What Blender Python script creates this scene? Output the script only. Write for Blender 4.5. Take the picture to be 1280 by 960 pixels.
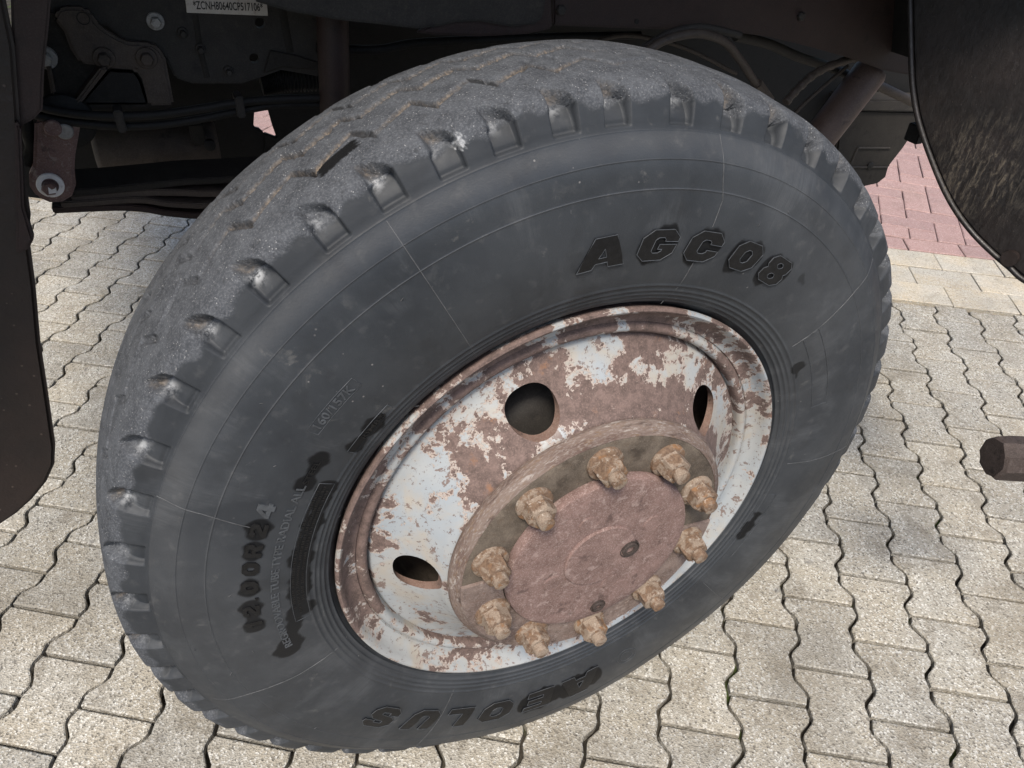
import bpy, bmesh, math, random
import numpy as np
from mathutils import Matrix, Vector
random.seed(7); rng = np.random.default_rng(7)
for o in list(bpy.data.objects): bpy.data.objects.remove(o)
S = bpy.context.scene
COL = S.collection
R_ = math.radians

# ------------------------------------------------------------------ camera
CAM = np.array([-0.42594, -0.65650, 1.41153])
RT = np.array([0.91385855, -0.40365597, 0.04386807])
UP = np.array([0.21374218, 0.57011313, 0.79327505])
FW = np.array([0.34521998, 0.71556472, -0.60728107])
FPX = 950.04
H = 0.585                                    # wheel centre height (loaded radius)
cam = bpy.data.cameras.new('camera'); co = bpy.data.objects.new('camera', cam); COL.objects.link(co)
m = Matrix.Identity(4)
for i in range(3):
    m[i][0], m[i][1], m[i][2], m[i][3] = RT[i], UP[i], -FW[i], CAM[i]
co.matrix_world = m
cam.sensor_fit = 'HORIZONTAL'; cam.sensor_width = 36; cam.lens = FPX / 1280 * 36
cam.clip_start = 0.02; cam.clip_end = 500
S.camera = co
S.render.resolution_x, S.render.resolution_y = 1024, 768

# ------------------------------------------------------------------ world, sun, exposure
SUN_DIR = Vector((-0.42, -0.62, 1.15)).normalized()      # towards the sun
w = bpy.data.worlds.new('World'); S.world = w; w.use_nodes = True
nt = w.node_tree; nt.nodes.clear()
sky = nt.nodes.new('ShaderNodeTexSky'); sky.sky_type = 'NISHITA'; sky.sun_disc = False
sky.sun_elevation = math.asin(SUN_DIR.z); sky.sun_rotation = math.atan2(SUN_DIR.x, SUN_DIR.y)
sky.dust_density = 2.5; sky.air_density = 1.0; sky.ozone_density = 1.0
bg = nt.nodes.new('ShaderNodeBackground'); bg.inputs[1].default_value = 0.09
wo = nt.nodes.new('ShaderNodeOutputWorld')
nt.links.new(sky.outputs[0], bg.inputs[0]); nt.links.new(bg.outputs[0], wo.inputs[0])
sl = bpy.data.lights.new('sun', 'SUN'); sl.energy = 2.3; sl.angle = R_(14); sl.color = (1.0, 0.93, 0.83)
so = bpy.data.objects.new('sun', sl); COL.objects.link(so)
so.rotation_euler = (-SUN_DIR).to_track_quat('-Z', 'Y').to_euler()
S.view_settings.view_transform = 'Standard'; S.view_settings.look = 'None'
S.view_settings.exposure = 0.98; S.view_settings.gamma = 1.0
S.view_settings.use_curve_mapping = False

# ------------------------------------------------------------------ helpers
def at(px, py, ax, val):
    """point where the photograph's pixel ray meets the plane axis=val (distance chosen from the thing it belongs to)"""
    d = RT * (px - 640) + UP * (480 - py) + FW * FPX
    k = (val - CAM[ax]) / d[ax]
    return CAM + k * d
def atp(px, py, p0, n):
    d = RT * (px - 640) + UP * (480 - py) + FW * FPX
    n = np.array(n, float); k = n @ (np.array(p0) - CAM) / (n @ d)
    return CAM + k * d

def tag(o, label=None, cat=None, group=None, kind=None):
    if label: o['label'] = label
    if cat: o['category'] = cat
    if group: o['group'] = group
    if kind: o['kind'] = kind
    return o

def root_of(o):
    while o.parent: o = o.parent
    return o
def empty(name, loc, label, cat, group=None):
    o = bpy.data.objects.new(name, None); COL.objects.link(o); o.location = loc
    o.empty_display_size = 0.05
    return tag(o, label, cat, group)

def finish(me, mat, angle):
    if mat: me.materials.append(mat)
    if angle is not None:
        me.shade_smooth()
        if angle < 180: me.set_sharp_from_angle(angle=R_(angle))
def link(name, me, parent=None):
    o = bpy.data.objects.new(name, me); COL.objects.link(o)
    if parent: o.parent = parent
    return o
def mesh(name, verts, faces, mat, parent=None, angle=None):
    """verts in world space; stored relative to the top-level thing"""
    verts = np.array(verts, float)
    if parent is not None: verts = verts - np.array(root_of(parent).location)
    me = bpy.data.meshes.new(name); me.from_pydata([tuple(v) for v in verts], [], faces); me.update()
    bm = bmesh.new(); bm.from_mesh(me); bmesh.ops.recalc_face_normals(bm, faces=bm.faces); bm.to_mesh(me); bm.free()
    finish(me, mat, angle)
    return link(name, me, parent)

def lathe_raw(prof, n=128, closed=True, c=(0, 0, H), axis='Y'):
    prof = list(prof); k = len(prof)
    a = np.linspace(0, 2 * np.pi, n, endpoint=False)
    V = []
    for r, y in prof:
        V.append(np.c_[r * np.cos(a), np.full(n, y), r * np.sin(a)])
    V = np.concatenate(V) + np.array(c)
    F = []
    for j in range(k if closed else k - 1):
        j2 = (j + 1) % k
        for i in range(n):
            i2 = (i + 1) % n
            F.append((j * n + i, j * n + i2, j2 * n + i2, j2 * n + i))
    return V, F
def lathe(name, prof, mat, parent, n=128, closed=True, c=(0, 0, H), angle=35):
    V, F = lathe_raw(prof, n, closed, c)
    return mesh(name, V, F, mat, parent, angle)
def smooth_prof(pts, n):
    """Catmull-Rom through the profile points"""
    P = np.array(pts, float); P = np.vstack([2 * P[0] - P[1], P, 2 * P[-1] - P[-2]])
    out = []
    m_ = len(P) - 3
    for i in range(m_):
        for tt in np.linspace(0, 1, n, endpoint=False):
            p0, p1, p2, p3 = P[i:i + 4]
            out.append(.5 * ((2 * p1) + (-p0 + p2) * tt + (2 * p0 - 5 * p1 + 4 * p2 - p3) * tt ** 2 + (-p0 + 3 * p1 - 3 * p2 + p3) * tt ** 3))
    out.append(P[-2]); return np.array(out)

def prism(name, front, depth, mat, parent, bevel=0.003, seg=2, angle=35):
    """front: list of 3D points of one face (planar); depth: vector to the back face"""
    front = [np.array(p, float) for p in front]; d = np.array(depth, float); n = len(front)
    V = front + [p + d for p in front]
    F = [list(range(n)), list(range(2 * n - 1, n - 1, -1))] + [(i, (i + 1) % n, (i + 1) % n + n, i + n) for i in range(n)]
    o = mesh(name, V, F, mat, parent, None)
    if bevel:
        bm = bmesh.new(); bm.from_mesh(o.data)
        ed = [e for e in bm.edges if len(e.link_faces) == 2 and e.calc_face_angle() > R_(35)]
        bmesh.ops.bevel(bm, geom=ed, offset=bevel, segments=seg, affect='EDGES', clamp_overlap=True)
        bm.to_mesh(o.data); bm.free()
    o.data.shade_smooth(); o.data.set_sharp_from_angle(angle=R_(angle))
    return o
def box(name, lo, hi, mat, parent, bevel=0.003):
    x0, y0, z0 = lo; x1, y1, z1 = hi
    return prism(name, [(x0, y0, z0), (x1, y0, z0), (x1, y0, z1), (x0, y0, z1)], (0, y1 - y0, 0), mat, parent, bevel)
def spline(pts, n=8):
    P = np.array(pts, float); P = np.vstack([2 * P[0] - P[1], P, 2 * P[-1] - P[-2]]); out = []
    for i in range(len(P) - 3):
        for tt in np.linspace(0, 1, n, endpoint=False):
            p0, p1, p2, p3 = P[i:i + 4]
            out.append(.5 * ((2 * p1) + (-p0 + p2) * tt + (2 * p0 - 5 * p1 + 4 * p2 - p3) * tt ** 2 + (-p0 + 3 * p1 - 3 * p2 + p3) * tt ** 3))
    out.append(P[-2]); return np.array(out)
def tube_raw(path, rad, n=12, caps=True):
    path = np.array(path, float); k = len(path)
    rad = np.full(k, rad) if np.isscalar(rad) else np.array(rad, float)
    T = np.gradient(path, axis=0); T /= np.linalg.norm(T, axis=1)[:, None]
    u = np.cross(T[0], [0, 0, 1.0]);
    if np.linalg.norm(u) < .1: u = np.cross(T[0], [1.0, 0, 0])
    V = []; a = np.linspace(0, 2 * np.pi, n, endpoint=False)
    for i in range(k):
        u = u - T[i] * (u @ T[i]); u /= np.linalg.norm(u); v = np.cross(T[i], u)
        V += [path[i] + rad[i] * (np.cos(x) * u + np.sin(x) * v) for x in a]
    F = [(j * n + i, j * n + (i + 1) % n, (j + 1) * n + (i + 1) % n, (j + 1) * n + i) for j in range(k - 1) for i in range(n)]
    if caps: F += [list(range(n))[::-1], [(k - 1) * n + i for i in range(n)]]
    return V, F
def tube(name, path, rad, mat, parent=None, n=12, angle=40):
    V, F = tube_raw(path, rad, n); return mesh(name, V, F, mat, parent, angle)

def boolean_cut(o, cutter):
    md = o.modifiers.new('cut', 'BOOLEAN'); md.operation = 'DIFFERENCE'; md.object = cutter; md.solver = 'EXACT'; md.material_mode = 'TRANSFER'
    bpy.context.view_layer.update()
    me = bpy.data.meshes.new_from_object(o.evaluated_get(bpy.context.evaluated_depsgraph_get()))
    o.modifiers.clear(); o.data = me
    bpy.data.objects.remove(cutter)
    me.shade_smooth(); me.set_sharp_from_angle(angle=R_(32))

# ------------------------------------------------------------------ node material helper
class NM:
    def __init__(s, name):
        s.m = bpy.data.materials.new(name); s.m.use_nodes = True; s.t = s.m.node_tree; s.t.nodes.clear()
        s.out = s.n('ShaderNodeOutputMaterial'); s.b = s.n('ShaderNodeBsdfPrincipled'); s.l(s.b.outputs[0], s.out.inputs[0])
        s.tc = s.n('ShaderNodeTexCoord')
    def n(s, t, **k):
        x = s.t.nodes.new(t)
        for a, b in k.items(): setattr(x, a, b)
        return x
    def l(s, a, b): s.t.links.new(a, b)
    def set(s, sock, v):
        if isinstance(v, bpy.types.NodeSocket): s.l(v, sock)
        else: sock.default_value = v if not isinstance(v, tuple) or len(v) != 3 or sock.type != 'RGBA' else (*v, 1)
    def obj(s): return s.tc.outputs['Object']
    def noise(s, scale, detail=4, rough=.55, vec=None, dist=0, col=False):
        x = s.n('ShaderNodeTexNoise'); x.inputs['Scale'].default_value = scale; x.inputs['Detail'].default_value = detail
        x.inputs['Roughness'].default_value = rough; x.inputs['Distortion'].default_value = dist
        s.l(vec or s.obj(), x.inputs['Vector']); return x.outputs['Color' if col else 'Fac']
    def vor(s, scale, vec=None, feat='F1', out='Distance', rand=1):
        x = s.n('ShaderNodeTexVoronoi', feature=feat); x.inputs['Scale'].default_value = scale; x.inputs['Randomness'].default_value = rand
        s.l(vec or s.obj(), x.inputs['Vector']); return x.outputs[out]
    def mapv(s, scale=(1, 1, 1), loc=(0, 0, 0), rot=(0, 0, 0), vec=None):
        x = s.n('ShaderNodeMapping'); x.inputs['Scale'].default_value = scale; x.inputs['Location'].default_value = loc; x.inputs['Rotation'].default_value = rot
        s.l(vec or s.obj(), x.inputs['Vector']); return x.outputs[0]
    def ramp(s, f, a, b, lo=0., hi=1.):
        x = s.n('ShaderNodeMapRange'); s.set(x.inputs[0], f); s.set(x.inputs[1], a); s.set(x.inputs[2], b); x.inputs[3].default_value = lo; x.inputs[4].default_value = hi
        x.interpolation_type = 'SMOOTHSTEP'; return x.outputs[0]
    def math(s, op, a, b=0., clamp=False):
        x = s.n('ShaderNodeMath', operation=op, use_clamp=clamp); s.set(x.inputs[0], a); s.set(x.inputs[1], b); return x.outputs[0]
    def mix(s, f, a, b, mode='MIX'):
        x = s.n('ShaderNodeMix', data_type='RGBA', blend_type=mode); s.set(x.inputs[0], f); s.set(x.inputs[6], a); s.set(x.inputs[7], b); return x.outputs[2]
    def mixf(s, f, a, b):
        x = s.n('ShaderNodeMix', data_type='FLOAT'); s.set(x.inputs[0], f); s.set(x.inputs[2], a); s.set(x.inputs[3], b); return x.outputs[0]
    def bump(s, h, strength=1., dist=.001, prev=None):
        x = s.n('ShaderNodeBump'); x.inputs['Strength'].default_value = strength; x.inputs['Distance'].default_value = dist
        s.l(h, x.inputs['Height'])
        if prev: s.l(prev, x.inputs['Normal'])
        return x.outputs[0]
    def rand(s): return s.n('ShaderNodeObjectInfo').outputs['Random']
    def sepxyz(s, v=None):
        x = s.n('ShaderNodeSeparateXYZ'); s.l(v or s.obj(), x.inputs[0]); return x.outputs
    def done(s, col=None, rough=None, spec=None, metal=None, normal=None):
        if col is not None: s.set(s.b.inputs['Base Color'], col)
        if rough is not None: s.set(s.b.inputs['Roughness'], rough)
        if spec is not None: s.set(s.b.inputs['Specular IOR Level'], spec)
        if metal is not None: s.set(s.b.inputs['Metallic'], metal)
        if normal is not None: s.l(normal, s.b.inputs['Normal'])
        return s.m

def vseeded(M):
    """object coordinates shifted by the object's random number, so that shared meshes differ"""
    r = M.rand(); c = M.n('ShaderNodeCombineXYZ')
    M.l(M.math('MULTIPLY', r, 37.), c.inputs[0]); M.l(M.math('MULTIPLY', r, 91.), c.inputs[1]); M.l(M.math('MULTIPLY', r, 53.), c.inputs[2])
    a = M.n('ShaderNodeVectorMath', operation='ADD'); M.l(M.obj(), a.inputs[0]); M.l(c.outputs[0], a.inputs[1]); return a.outputs[0]

def worldpos(M):
    return M.n('ShaderNodeNewGeometry').outputs['Position']

# ---- stone pavers
def paver_mat(name, base, warm, dark, white, stain=1.0):
    M = NM(name); v = vseeded(M); wp = worldpos(M)
    cells = M.vor(270, v, out='Color'); sep = M.n('ShaderNodeSeparateColor'); M.l(cells, sep.inputs[0])
    g = sep.outputs[0]; g2 = sep.outputs[1]
    col = M.mix(M.ramp(M.noise(9, 3, .5, v), .35, .65), base, warm)
    col = M.mix(M.math('MULTIPLY', M.ramp(g, .72, .98), .75), col, dark)
    col = M.mix(M.math('MULTIPLY', M.ramp(g2, .70, .95), .8), col, white)
    fine = M.noise(900, 2, .6, v)
    col = M.mix(M.ramp(fine, .30, .75, .0, .35), col, dark)
    # stains, grime
    st = M.ramp(M.noise(11, 6, .68, v, .3), .50, .72)
    col = M.mix(M.math('MULTIPLY', st, .52 * stain), col, (.155, .132, .10))
    big = M.ramp(M.noise(2.6, 6, .68, wp), .46, .68)
    col = M.mix(M.math('MULTIPLY', big, .45 * stain), col, (.16, .14, .11))
    spots = M.ramp(M.vor(9, v), .13, .05); spm = M.math('MULTIPLY', spots, M.ramp(M.noise(60, 3, .6, v), .42, .6))
    col = M.mix(M.math('MULTIPLY', spm, .5 * stain), col, (.09, .09, .095))
    r = M.rand()
    col = M.mix(1., col, M.mix(r, (.86, .86, .855), (1.06, 1.04, 1.0)), 'MULTIPLY')
    h = M.math('ADD', M.math('MULTIPLY', M.vor(270, v), 1.), M.math('MULTIPLY', M.noise(150, 4, .6, v), .8))
    return M.done(col, M.ramp(fine, .2, .8, .78, .95), .35, 0, M.bump(h, .9, .0022))
MAT_PAVER = paver_mat('paver_concrete', (.42, .40, .355), (.42, .385, .32), (.10, .092, .08), (.74, .73, .69))
MAT_BORDER = paver_mat('border_paver_concrete', (.50, .47, .41), (.54, .47, .36), (.25, .23, .20), (.66, .64, .58), .5)
MAT_BRICK = paver_mat('red_paving_brick', (.37, .245, .235), (.41, .275, .262), (.24, .155, .148), (.52, .40, .38), .35)
def mat_ground():
    M = NM('joint_sand'); n = M.noise(18, 5, .6)
    c = M.mix(M.ramp(n, .35, .6), (.022, .019, .016), (.055, .048, .038))
    c = M.mix(M.ramp(M.noise(7, 4, .6), .56, .66), c, (.045, .065, .015))
    c = M.mix(M.math('MULTIPLY', M.ramp(M.noise(300, 2, .6), .55, .8), .5), c, (.16, .14, .11))
    return M.done(c, .95, .2, 0, M.bump(M.noise(300, 3, .6), .8, .002))
MAT_SAND = mat_ground()

# ---- rubber
def mat_tyre():
    M = NM('worn_tyre_rubber')
    at_ = M.n('ShaderNodeAttribute', attribute_name='zones'); sp = M.n('ShaderNodeSeparateColor'); M.l(at_.outputs['Color'], sp.inputs[0])
    tread, dirt, oil_shade = sp.outputs[0], sp.outputs[1], sp.outputs[2]; chalk_sheen = at_.outputs['Alpha']
    n1 = M.noise(9, 5, .6); n2 = M.noise(55, 4, .6)
    base = M.mix(M.ramp(n1, .3, .7), (.0225, .0255, .0300), (.036, .040, .0455))
    base = M.mix(M.math('MULTIPLY', M.ramp(n2, .55, .8), .30), base, (.10, .10, .10))
    # pale scuffs and dust specks on the sidewall
    sc = M.math('MULTIPLY', M.ramp(M.noise(26, 6, .7, None, .6), .62, .74), .3)
    base = M.mix(sc, base, (.17, .165, .155))
    sp2 = M.math('MULTIPLY', M.ramp(M.vor(70), .10, .06), M.ramp(M.noise(6, 3, .5), .58, .66))
    base = M.mix(M.math('MULTIPLY', sp2, .5), base, (.26, .25, .24))
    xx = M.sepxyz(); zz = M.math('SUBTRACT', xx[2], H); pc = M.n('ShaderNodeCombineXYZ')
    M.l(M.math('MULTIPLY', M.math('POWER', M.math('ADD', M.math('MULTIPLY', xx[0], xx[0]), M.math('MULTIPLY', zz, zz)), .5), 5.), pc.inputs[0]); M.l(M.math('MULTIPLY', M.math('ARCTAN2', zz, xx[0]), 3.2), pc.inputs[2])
    dust_wedge_sheen = M.ramp(M.noise(1.6, 5, .62, pc.outputs[0], .3), .50, .70); fine_w = M.noise(9, 5, .7, M.mapv((.35, 1, 6.), vec=pc.outputs[0]))
    base = M.mix(M.math('MULTIPLY', dust_wedge_sheen, M.ramp(fine_w, .3, .7, .12, .55)), base, (.082, .087, .094))  # radial dust streaks, doubling as painted highlight wedges on the sidewall
    base = M.mix(M.math('MULTIPLY', M.ramp(M.noise(1.9, 4, .6, M.mapv(loc=(3, 1, 7), vec=pc.outputs[0])), .56, .72), .5), base, (.016, .017, .019))
    # worn tread: grey, speckled with grit
    tr = M.mix(M.ramp(M.noise(40, 5, .65), .3, .7), (.036, .0395, .046), (.070, .0755, .085))
    tr = M.mix(M.ramp(M.noise(420, 3, .7), .42, .72, 0, .55), tr, (.15, .157, .17))
    grit = M.math('MULTIPLY', M.ramp(M.vor(300), .26, .14), M.ramp(M.noise(140, 3, .6), .50, .60))
    tr = M.mix(M.math('MULTIPLY', grit, .7), tr, (.36, .36, .36))
    dark = M.ramp(M.noise(130, 4, .65), .56, .7, 0, .5); tr = M.mix(dark, tr, (.022, .022, .024))
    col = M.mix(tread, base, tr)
    dcol = M.mix(M.ramp(M.noise(220, 3, .6), .4, .65), (.065, .050, .036), (.27, .205, .14))
    col = M.mix(M.math('MULTIPLY', dirt, M.ramp(M.noise(70, 4, .6), .25, .45)), col, dcol)
    ch = M.math('MULTIPLY', chalk_sheen, M.ramp(M.noise(110, 5, .65), .38, .6))
    col = M.mix(ch, col, (.42, .43, .44))  # chalk and dust, with the notches' sky reflection painted in
    col = M.mix(oil_shade, col, (.0055, .0056, .0062))  # oil and tar stains, plus painted shade in tread grooves and pits
    rough = M.mixf(tread, M.ramp(n2, .2, .8, .44, .58), .70)
    rough = M.mixf(oil_shade, rough, .55); rough = M.mixf(ch, rough, .8)
    h = M.math('ADD', M.math('MULTIPLY', M.noise(500, 3, .65), M.mixf(tread, .12, 1.)), M.math('MULTIPLY', n2, M.mixf(tread, .25, .9)))
    h = M.math('ADD', h, M.math('MULTIPLY', grit, M.mixf(tread, 0., .6)))
    M.l(M.math('MULTIPLY', M.n('ShaderNodeAttribute', attribute_name='wall').outputs['Fac'], .7), M.b.inputs['Anisotropic'])
    tg = M.n('ShaderNodeTangent', direction_type='RADIAL', axis='Y'); M.l(tg.outputs[0], M.b.inputs['Tangent'])
    wl_ = M.n('ShaderNodeAttribute', attribute_name='wall').outputs['Fac']
    M.l(M.mixf(oil_shade, M.mixf(wl_, .30, .42), .2), M.b.inputs['Specular IOR Level']); rough = M.math('ADD', rough, M.math('MULTIPLY', M.math('SUBTRACT', 1., wl_), .10))
    return M.done(col, rough, None, 0, M.bump(h, .7, .0014))
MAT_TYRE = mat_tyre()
def mat_letter(name, c, rough):
    M = NM(name); n = M.noise(120, 4, .6)
    col = M.mix(M.ramp(n, .3, .7), c, tuple(x * 1.7 for x in c))
    return M.done(col, rough, .25 if rough < .45 else .4, 0, M.bump(M.noise(400, 3, .6), .4, .0006))
MAT_LET_DARK = mat_letter('oiled_letter_rubber', (.0055, .0056, .0062), .40)
MAT_LET = mat_letter('plain_letter_rubber', (.040, .044, .049), .48)
MAT_RIDGE = mat_letter('mould_line_rubber', (0.05625, 0.05775, 0.06), .55)

# ---- flaking paint on rust
def mat_rim(name, gx, gz, off, hub=0.):
    M = NM(name); p = M.obj(); x = M.sepxyz(p)
    n = M.noise(15, 9, .66, p, .25); n2 = M.noise(48, 8, .7, p, .1)
    f = M.math('ADD', M.math('MULTIPLY', n, .68), M.math('MULTIPLY', n2, .32))
    # flaked hardest at the upper right of the disc, intact lower left
    g = M.math('ADD', M.math('MULTIPLY', x[0], gx), M.math('MULTIPLY', M.math('SUBTRACT', x[2], H), gz))
    f = M.math('SUBTRACT', f, M.math('ADD', g, off))
    rad_ = M.math('POWER', M.math('ADD', M.math('MULTIPLY', x[0], x[0]), M.math('POWER', M.math('ABSOLUTE', M.math('SUBTRACT', x[2], H)), 2.)), .5)
    up_ = M.ramp(M.math('ADD', M.math('SUBTRACT', x[2], H), M.math('MULTIPLY', x[0], .5)), -.04, .14)
    f = M.math('SUBTRACT', f, M.math('MULTIPLY', M.math('MULTIPLY', M.ramp(rad_, .262, .225), up_), hub))
    paint = M.ramp(f, .470, .478)
    prim = M.ramp(f, .452, .460)
    rn = M.noise(80, 6, .7, p); rn2 = M.noise(420, 3, .6, p)
    rust = M.mix(M.ramp(rn, .3, .7), (.080, .056, .048), (.165, .115, .100))
    rust = M.mix(M.ramp(rn2, .45, .75, 0, .5), rust, (.25, .175, .155))
    org = M.math('MULTIPLY', M.ramp(M.noise(22, 5, .6, p), .62, .72), M.ramp(rn, .45, .6)); rust = M.mix(M.math('MULTIPLY', org, .6), rust, (.27, .12, .045))
    pt = M.mix(M.ramp(M.noise(7, 4, .6, p), .38, .62), (.295, .325, .350), (.345, .355, .355))
    pt = M.mix(M.math('MULTIPLY', M.ramp(M.noise(12, 6, .65, p, .5), .47, .66), .75), pt, (.37, .325, .265))
    pt = M.mix(M.ramp(M.noise(120, 6, .75, p), .585, .61, 0., .85), pt, (.14, .10, .085))
    pt = M.mix(M.ramp(M.noise(33, 7, .7, p, .3), .60, .615, 0., .9), pt, (.16, .112, .095))
    col = M.mix(prim, rust, (.40, .34, .30)); col = M.mix(paint, col, pt)
    rough = M.mixf(paint, .85, M.ramp(rn, .3, .7, .38, .55))
    h = M.math('ADD', M.math('MULTIPLY', paint, .7), M.math('ADD', M.math('MULTIPLY', rn2, M.mixf(paint, .8, .08)), M.math('MULTIPLY', rn, .5)))
    return M.done(col, rough, .45, 0, M.bump(h, .9, .0009))
MAT_RIM = mat_rim('flaking_disc_paint', .12, .11, .006, .075)
MAT_RING = mat_rim('flaking_ring_paint', -.13, .16, .025)
def mat_rust(name, c1, c2, c3, white, wamt, scale=1., bump=.0012, spec=.3, rough=.85, dark=(.05, .035, .03), seed=False, polar=False, fine=.45):
    M = NM(name); p = vseeded(M) if seed else M.obj()
    if polar:
        x = M.sepxyz(p); zz = M.math('SUBTRACT', x[2], H); c_ = M.n('ShaderNodeCombineXYZ')
        M.l(M.math('POWER', M.math('ADD', M.math('MULTIPLY', x[0], x[0]), M.math('MULTIPLY', zz, zz)), .5), c_.inputs[0]); M.l(x[1], c_.inputs[1]); M.l(M.math('MULTIPLY', M.math('ARCTAN2', zz, x[0]), .06), c_.inputs[2]); p = c_.outputs[0]
    n = M.noise(28 * scale, 7, .68, p, .2); n2 = M.noise(130 * scale, 6, .7, p); n3 = M.noise(520, 3, .65, p)
    c = M.mix(M.ramp(n, .3, .7), c1, c2); c = M.mix(M.ramp(n2, .5, .72), c, c3)
    c = M.mix(M.ramp(n3, .45, .72, 0, fine), c, white)
    c = M.mix(M.math('MULTIPLY', M.ramp(M.noise(60 * scale, 8, .72, p, .4), .56, .62), wamt), c, white)
    c = M.mix(M.ramp(M.noise(36 * scale, 5, .6, p), .30, .42, .7, 0.), c, dark)
    h = M.math('ADD', M.math('MULTIPLY', n2, 1.), M.math('MULTIPLY', n3, .5))
    return M.done(c, rough, spec, 0, M.bump(h, .9, bump))
MAT_CAP = mat_rust('rusted_hub_cap', (.125, .078, .067), (.220, .143, .126), (.135, .086, .073), (.42, .33, .30), .40, .9, .0009, dark=(.075, .048, .042), fine=.5)
MAT_HUB = mat_rust('dusty_hub_steel', (.060, .048, .037), (.150, .122, .096), (.095, .070, .050), (.23, .19, .15), .25, .8, .0008, dark=(.040, .030, .023), fine=.35)
MAT_HUBEDGE = mat_rust('scaly_flange_edge', (0.1014, 0.06474, 0.05304), (0.195, 0.1482, 0.1248), (0.1638, 0.1053, 0.0663), (0.351, 0.312, 0.2808), .85, 1.6, .0020, dark=(0.0429, 0.02652, 0.02184), polar=True)
MAT_HUBLOW = mat_rust('reddish_flange_half', (.095, .066, .055), (.215, .162, .140), (.15, .095, .075), (.34, .28, .25), .5, 1., .0012, dark=(.05, .036, .03), fine=.5)
def mat_nut():
    M = NM('crusted_nut'); p = vseeded(M); r = M.rand()
    n = M.noise(75, 7, .7, p, .3); n2 = M.noise(230, 5, .7, p); n3 = M.noise(700, 3, .6, p)
    rust = M.mix(M.ramp(n2, .35, .65), (.115, .072, .048), (.19, .125, .082))
    rust = M.mix(M.math('MULTIPLY', M.ramp(M.noise(48, 4, .6, p), .54, .66), .55), rust, (.27, .135, .055))
    dust = M.mix(M.ramp(n3, .4, .7), (.215, .163, .122), (.30, .242, .188))
    cov = M.ramp(M.math('ADD', n, M.math('MULTIPLY', M.math('SUBTRACT', r, .5), .10)),   .46, .54)
    c = M.mix(cov, rust, dust)
    c = M.mix(M.ramp(M.noise(110, 7, .75, p, .4), .60, .64, 0., .6), c, (.50, .45, .39))
    c = M.mix(M.ramp(n2, .36, .24), c, (.045, .028, .02))
    h = M.math('ADD', M.math('MULTIPLY', cov, .4), M.math('ADD', M.math('MULTIPLY', n2, .6), M.math('MULTIPLY', n3, .5)))
    return M.done(c, .8, .35, 0, M.bump(h, .8, .00045))
MAT_NUT = mat_nut()
MAT_PLUG = mat_rust('dark_plug', (.14, .085, .065), (.19, .12, .095), (.10, .07, .055), (.28, .22, .18), .2, 2, .0007)
# ---- underbody
MAT_BARDK = mat_rust('dark_bar', (0.0375, 0.027, 0.02325), (0.05625, 0.04125, 0.03525), (0.0285, 0.021, 0.018), (0.12, 0.0975, 0.09), .25, 1.5, .0015, .35, .7, (0.015, 0.01125, 0.00975))
MAT_FRAME = mat_rust('grimy_frame_paint', (0.02146, 0.01908, 0.01728), (0.031, 0.02743, 0.02385), (0.04173, 0.03576, 0.02981), (0.05962, 0.05366, 0.04769), .15, .6, .0006, .35, .7, (0.01073, 0.01013, 0.009538))
MAT_BRACKET = mat_rust('brown_bracket', (0.04884, 0.03757, 0.03099), (0.07045, 0.05447, 0.04415), (0.04226, 0.03381, 0.02912), (0.1127, 0.09392, 0.07983), .2, .7, .0006, .35, .7, (0.02066, 0.01785, 0.01596))
MAT_BROWN = mat_rust('brown_red_paint', (0.0189, 0.00945, 0.00819), (0.0252, 0.0126, 0.01071), (0.01512, 0.00882, 0.007875), (0.04725, 0.03465, 0.0315), .12, .7, .0005, .4, .6, (0.00882, 0.005355, 0.004725))
MAT_SHACKLE = mat_rust('shackle_paint', (0.132, 0.07452, 0.06676), (0.1863, 0.1087, 0.09625), (0.1009, 0.0652, 0.05899), (0.3105, 0.2639, 0.2407), .5, 1.2, .0006, .4, .6, (0.05434, 0.03726, 0.03415))
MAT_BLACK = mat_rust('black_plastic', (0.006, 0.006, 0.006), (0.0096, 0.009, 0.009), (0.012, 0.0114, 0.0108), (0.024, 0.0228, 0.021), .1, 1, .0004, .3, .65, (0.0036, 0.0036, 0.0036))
MAT_HOSE = mat_rust('grey_brown_hose', (0.042, 0.0324, 0.0264), (0.06, 0.0468, 0.0372), (0.033, 0.0258, 0.0216), (0.096, 0.078, 0.066), .2, 1.5, .0004, .35, .6, (0.018, 0.0144, 0.012))
MAT_SHOCK = mat_rust('shock_paint', (0.08221, 0.05481, 0.04521), (0.1062, 0.07194, 0.05961), (0.06508, 0.04521, 0.03767), (0.1645, 0.1301, 0.1096), .15, 1, .0004, .4, .55, (0.03426, 0.0233, 0.02055))
MAT_BOXDK = mat_rust('dusty_box', (0.0168, 0.01478, 0.01277), (0.0252, 0.02218, 0.01882), (0.01512, 0.0131, 0.01142), (0.04368, 0.03864, 0.0336), .2, .8, .0006, .3, .8, (0.0084, 0.007392, 0.00672))
MAT_STEEL = mat_rust('dull_bolt', (.20, .19, .18), (.30, .29, .27), (.14, .125, .11), (.46, .45, .43), .4, 2, .0004, .5, .5, (.07, .06, .055))
MAT_WHITE = mat_rust('white_paint_mark', (0.744, 0.732, 0.72), (0.84, 0.828, 0.816), (0.66, 0.636, 0.612), (0.936, 0.936, 0.936), .3, 2, .0003, .4, .6, (0.36, 0.336, 0.312))
MAT_PLATE = mat_rust('cream_plate', (.50, .46, .41), (.56, .52, .47), (.42, .36, .30), (.62, .59, .55), .3, 1.5, .0003, .4, .55, (.25, .16, .11))
MAT_INK = NM('black_ink').done((.03, .025, .022), .6)
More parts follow.
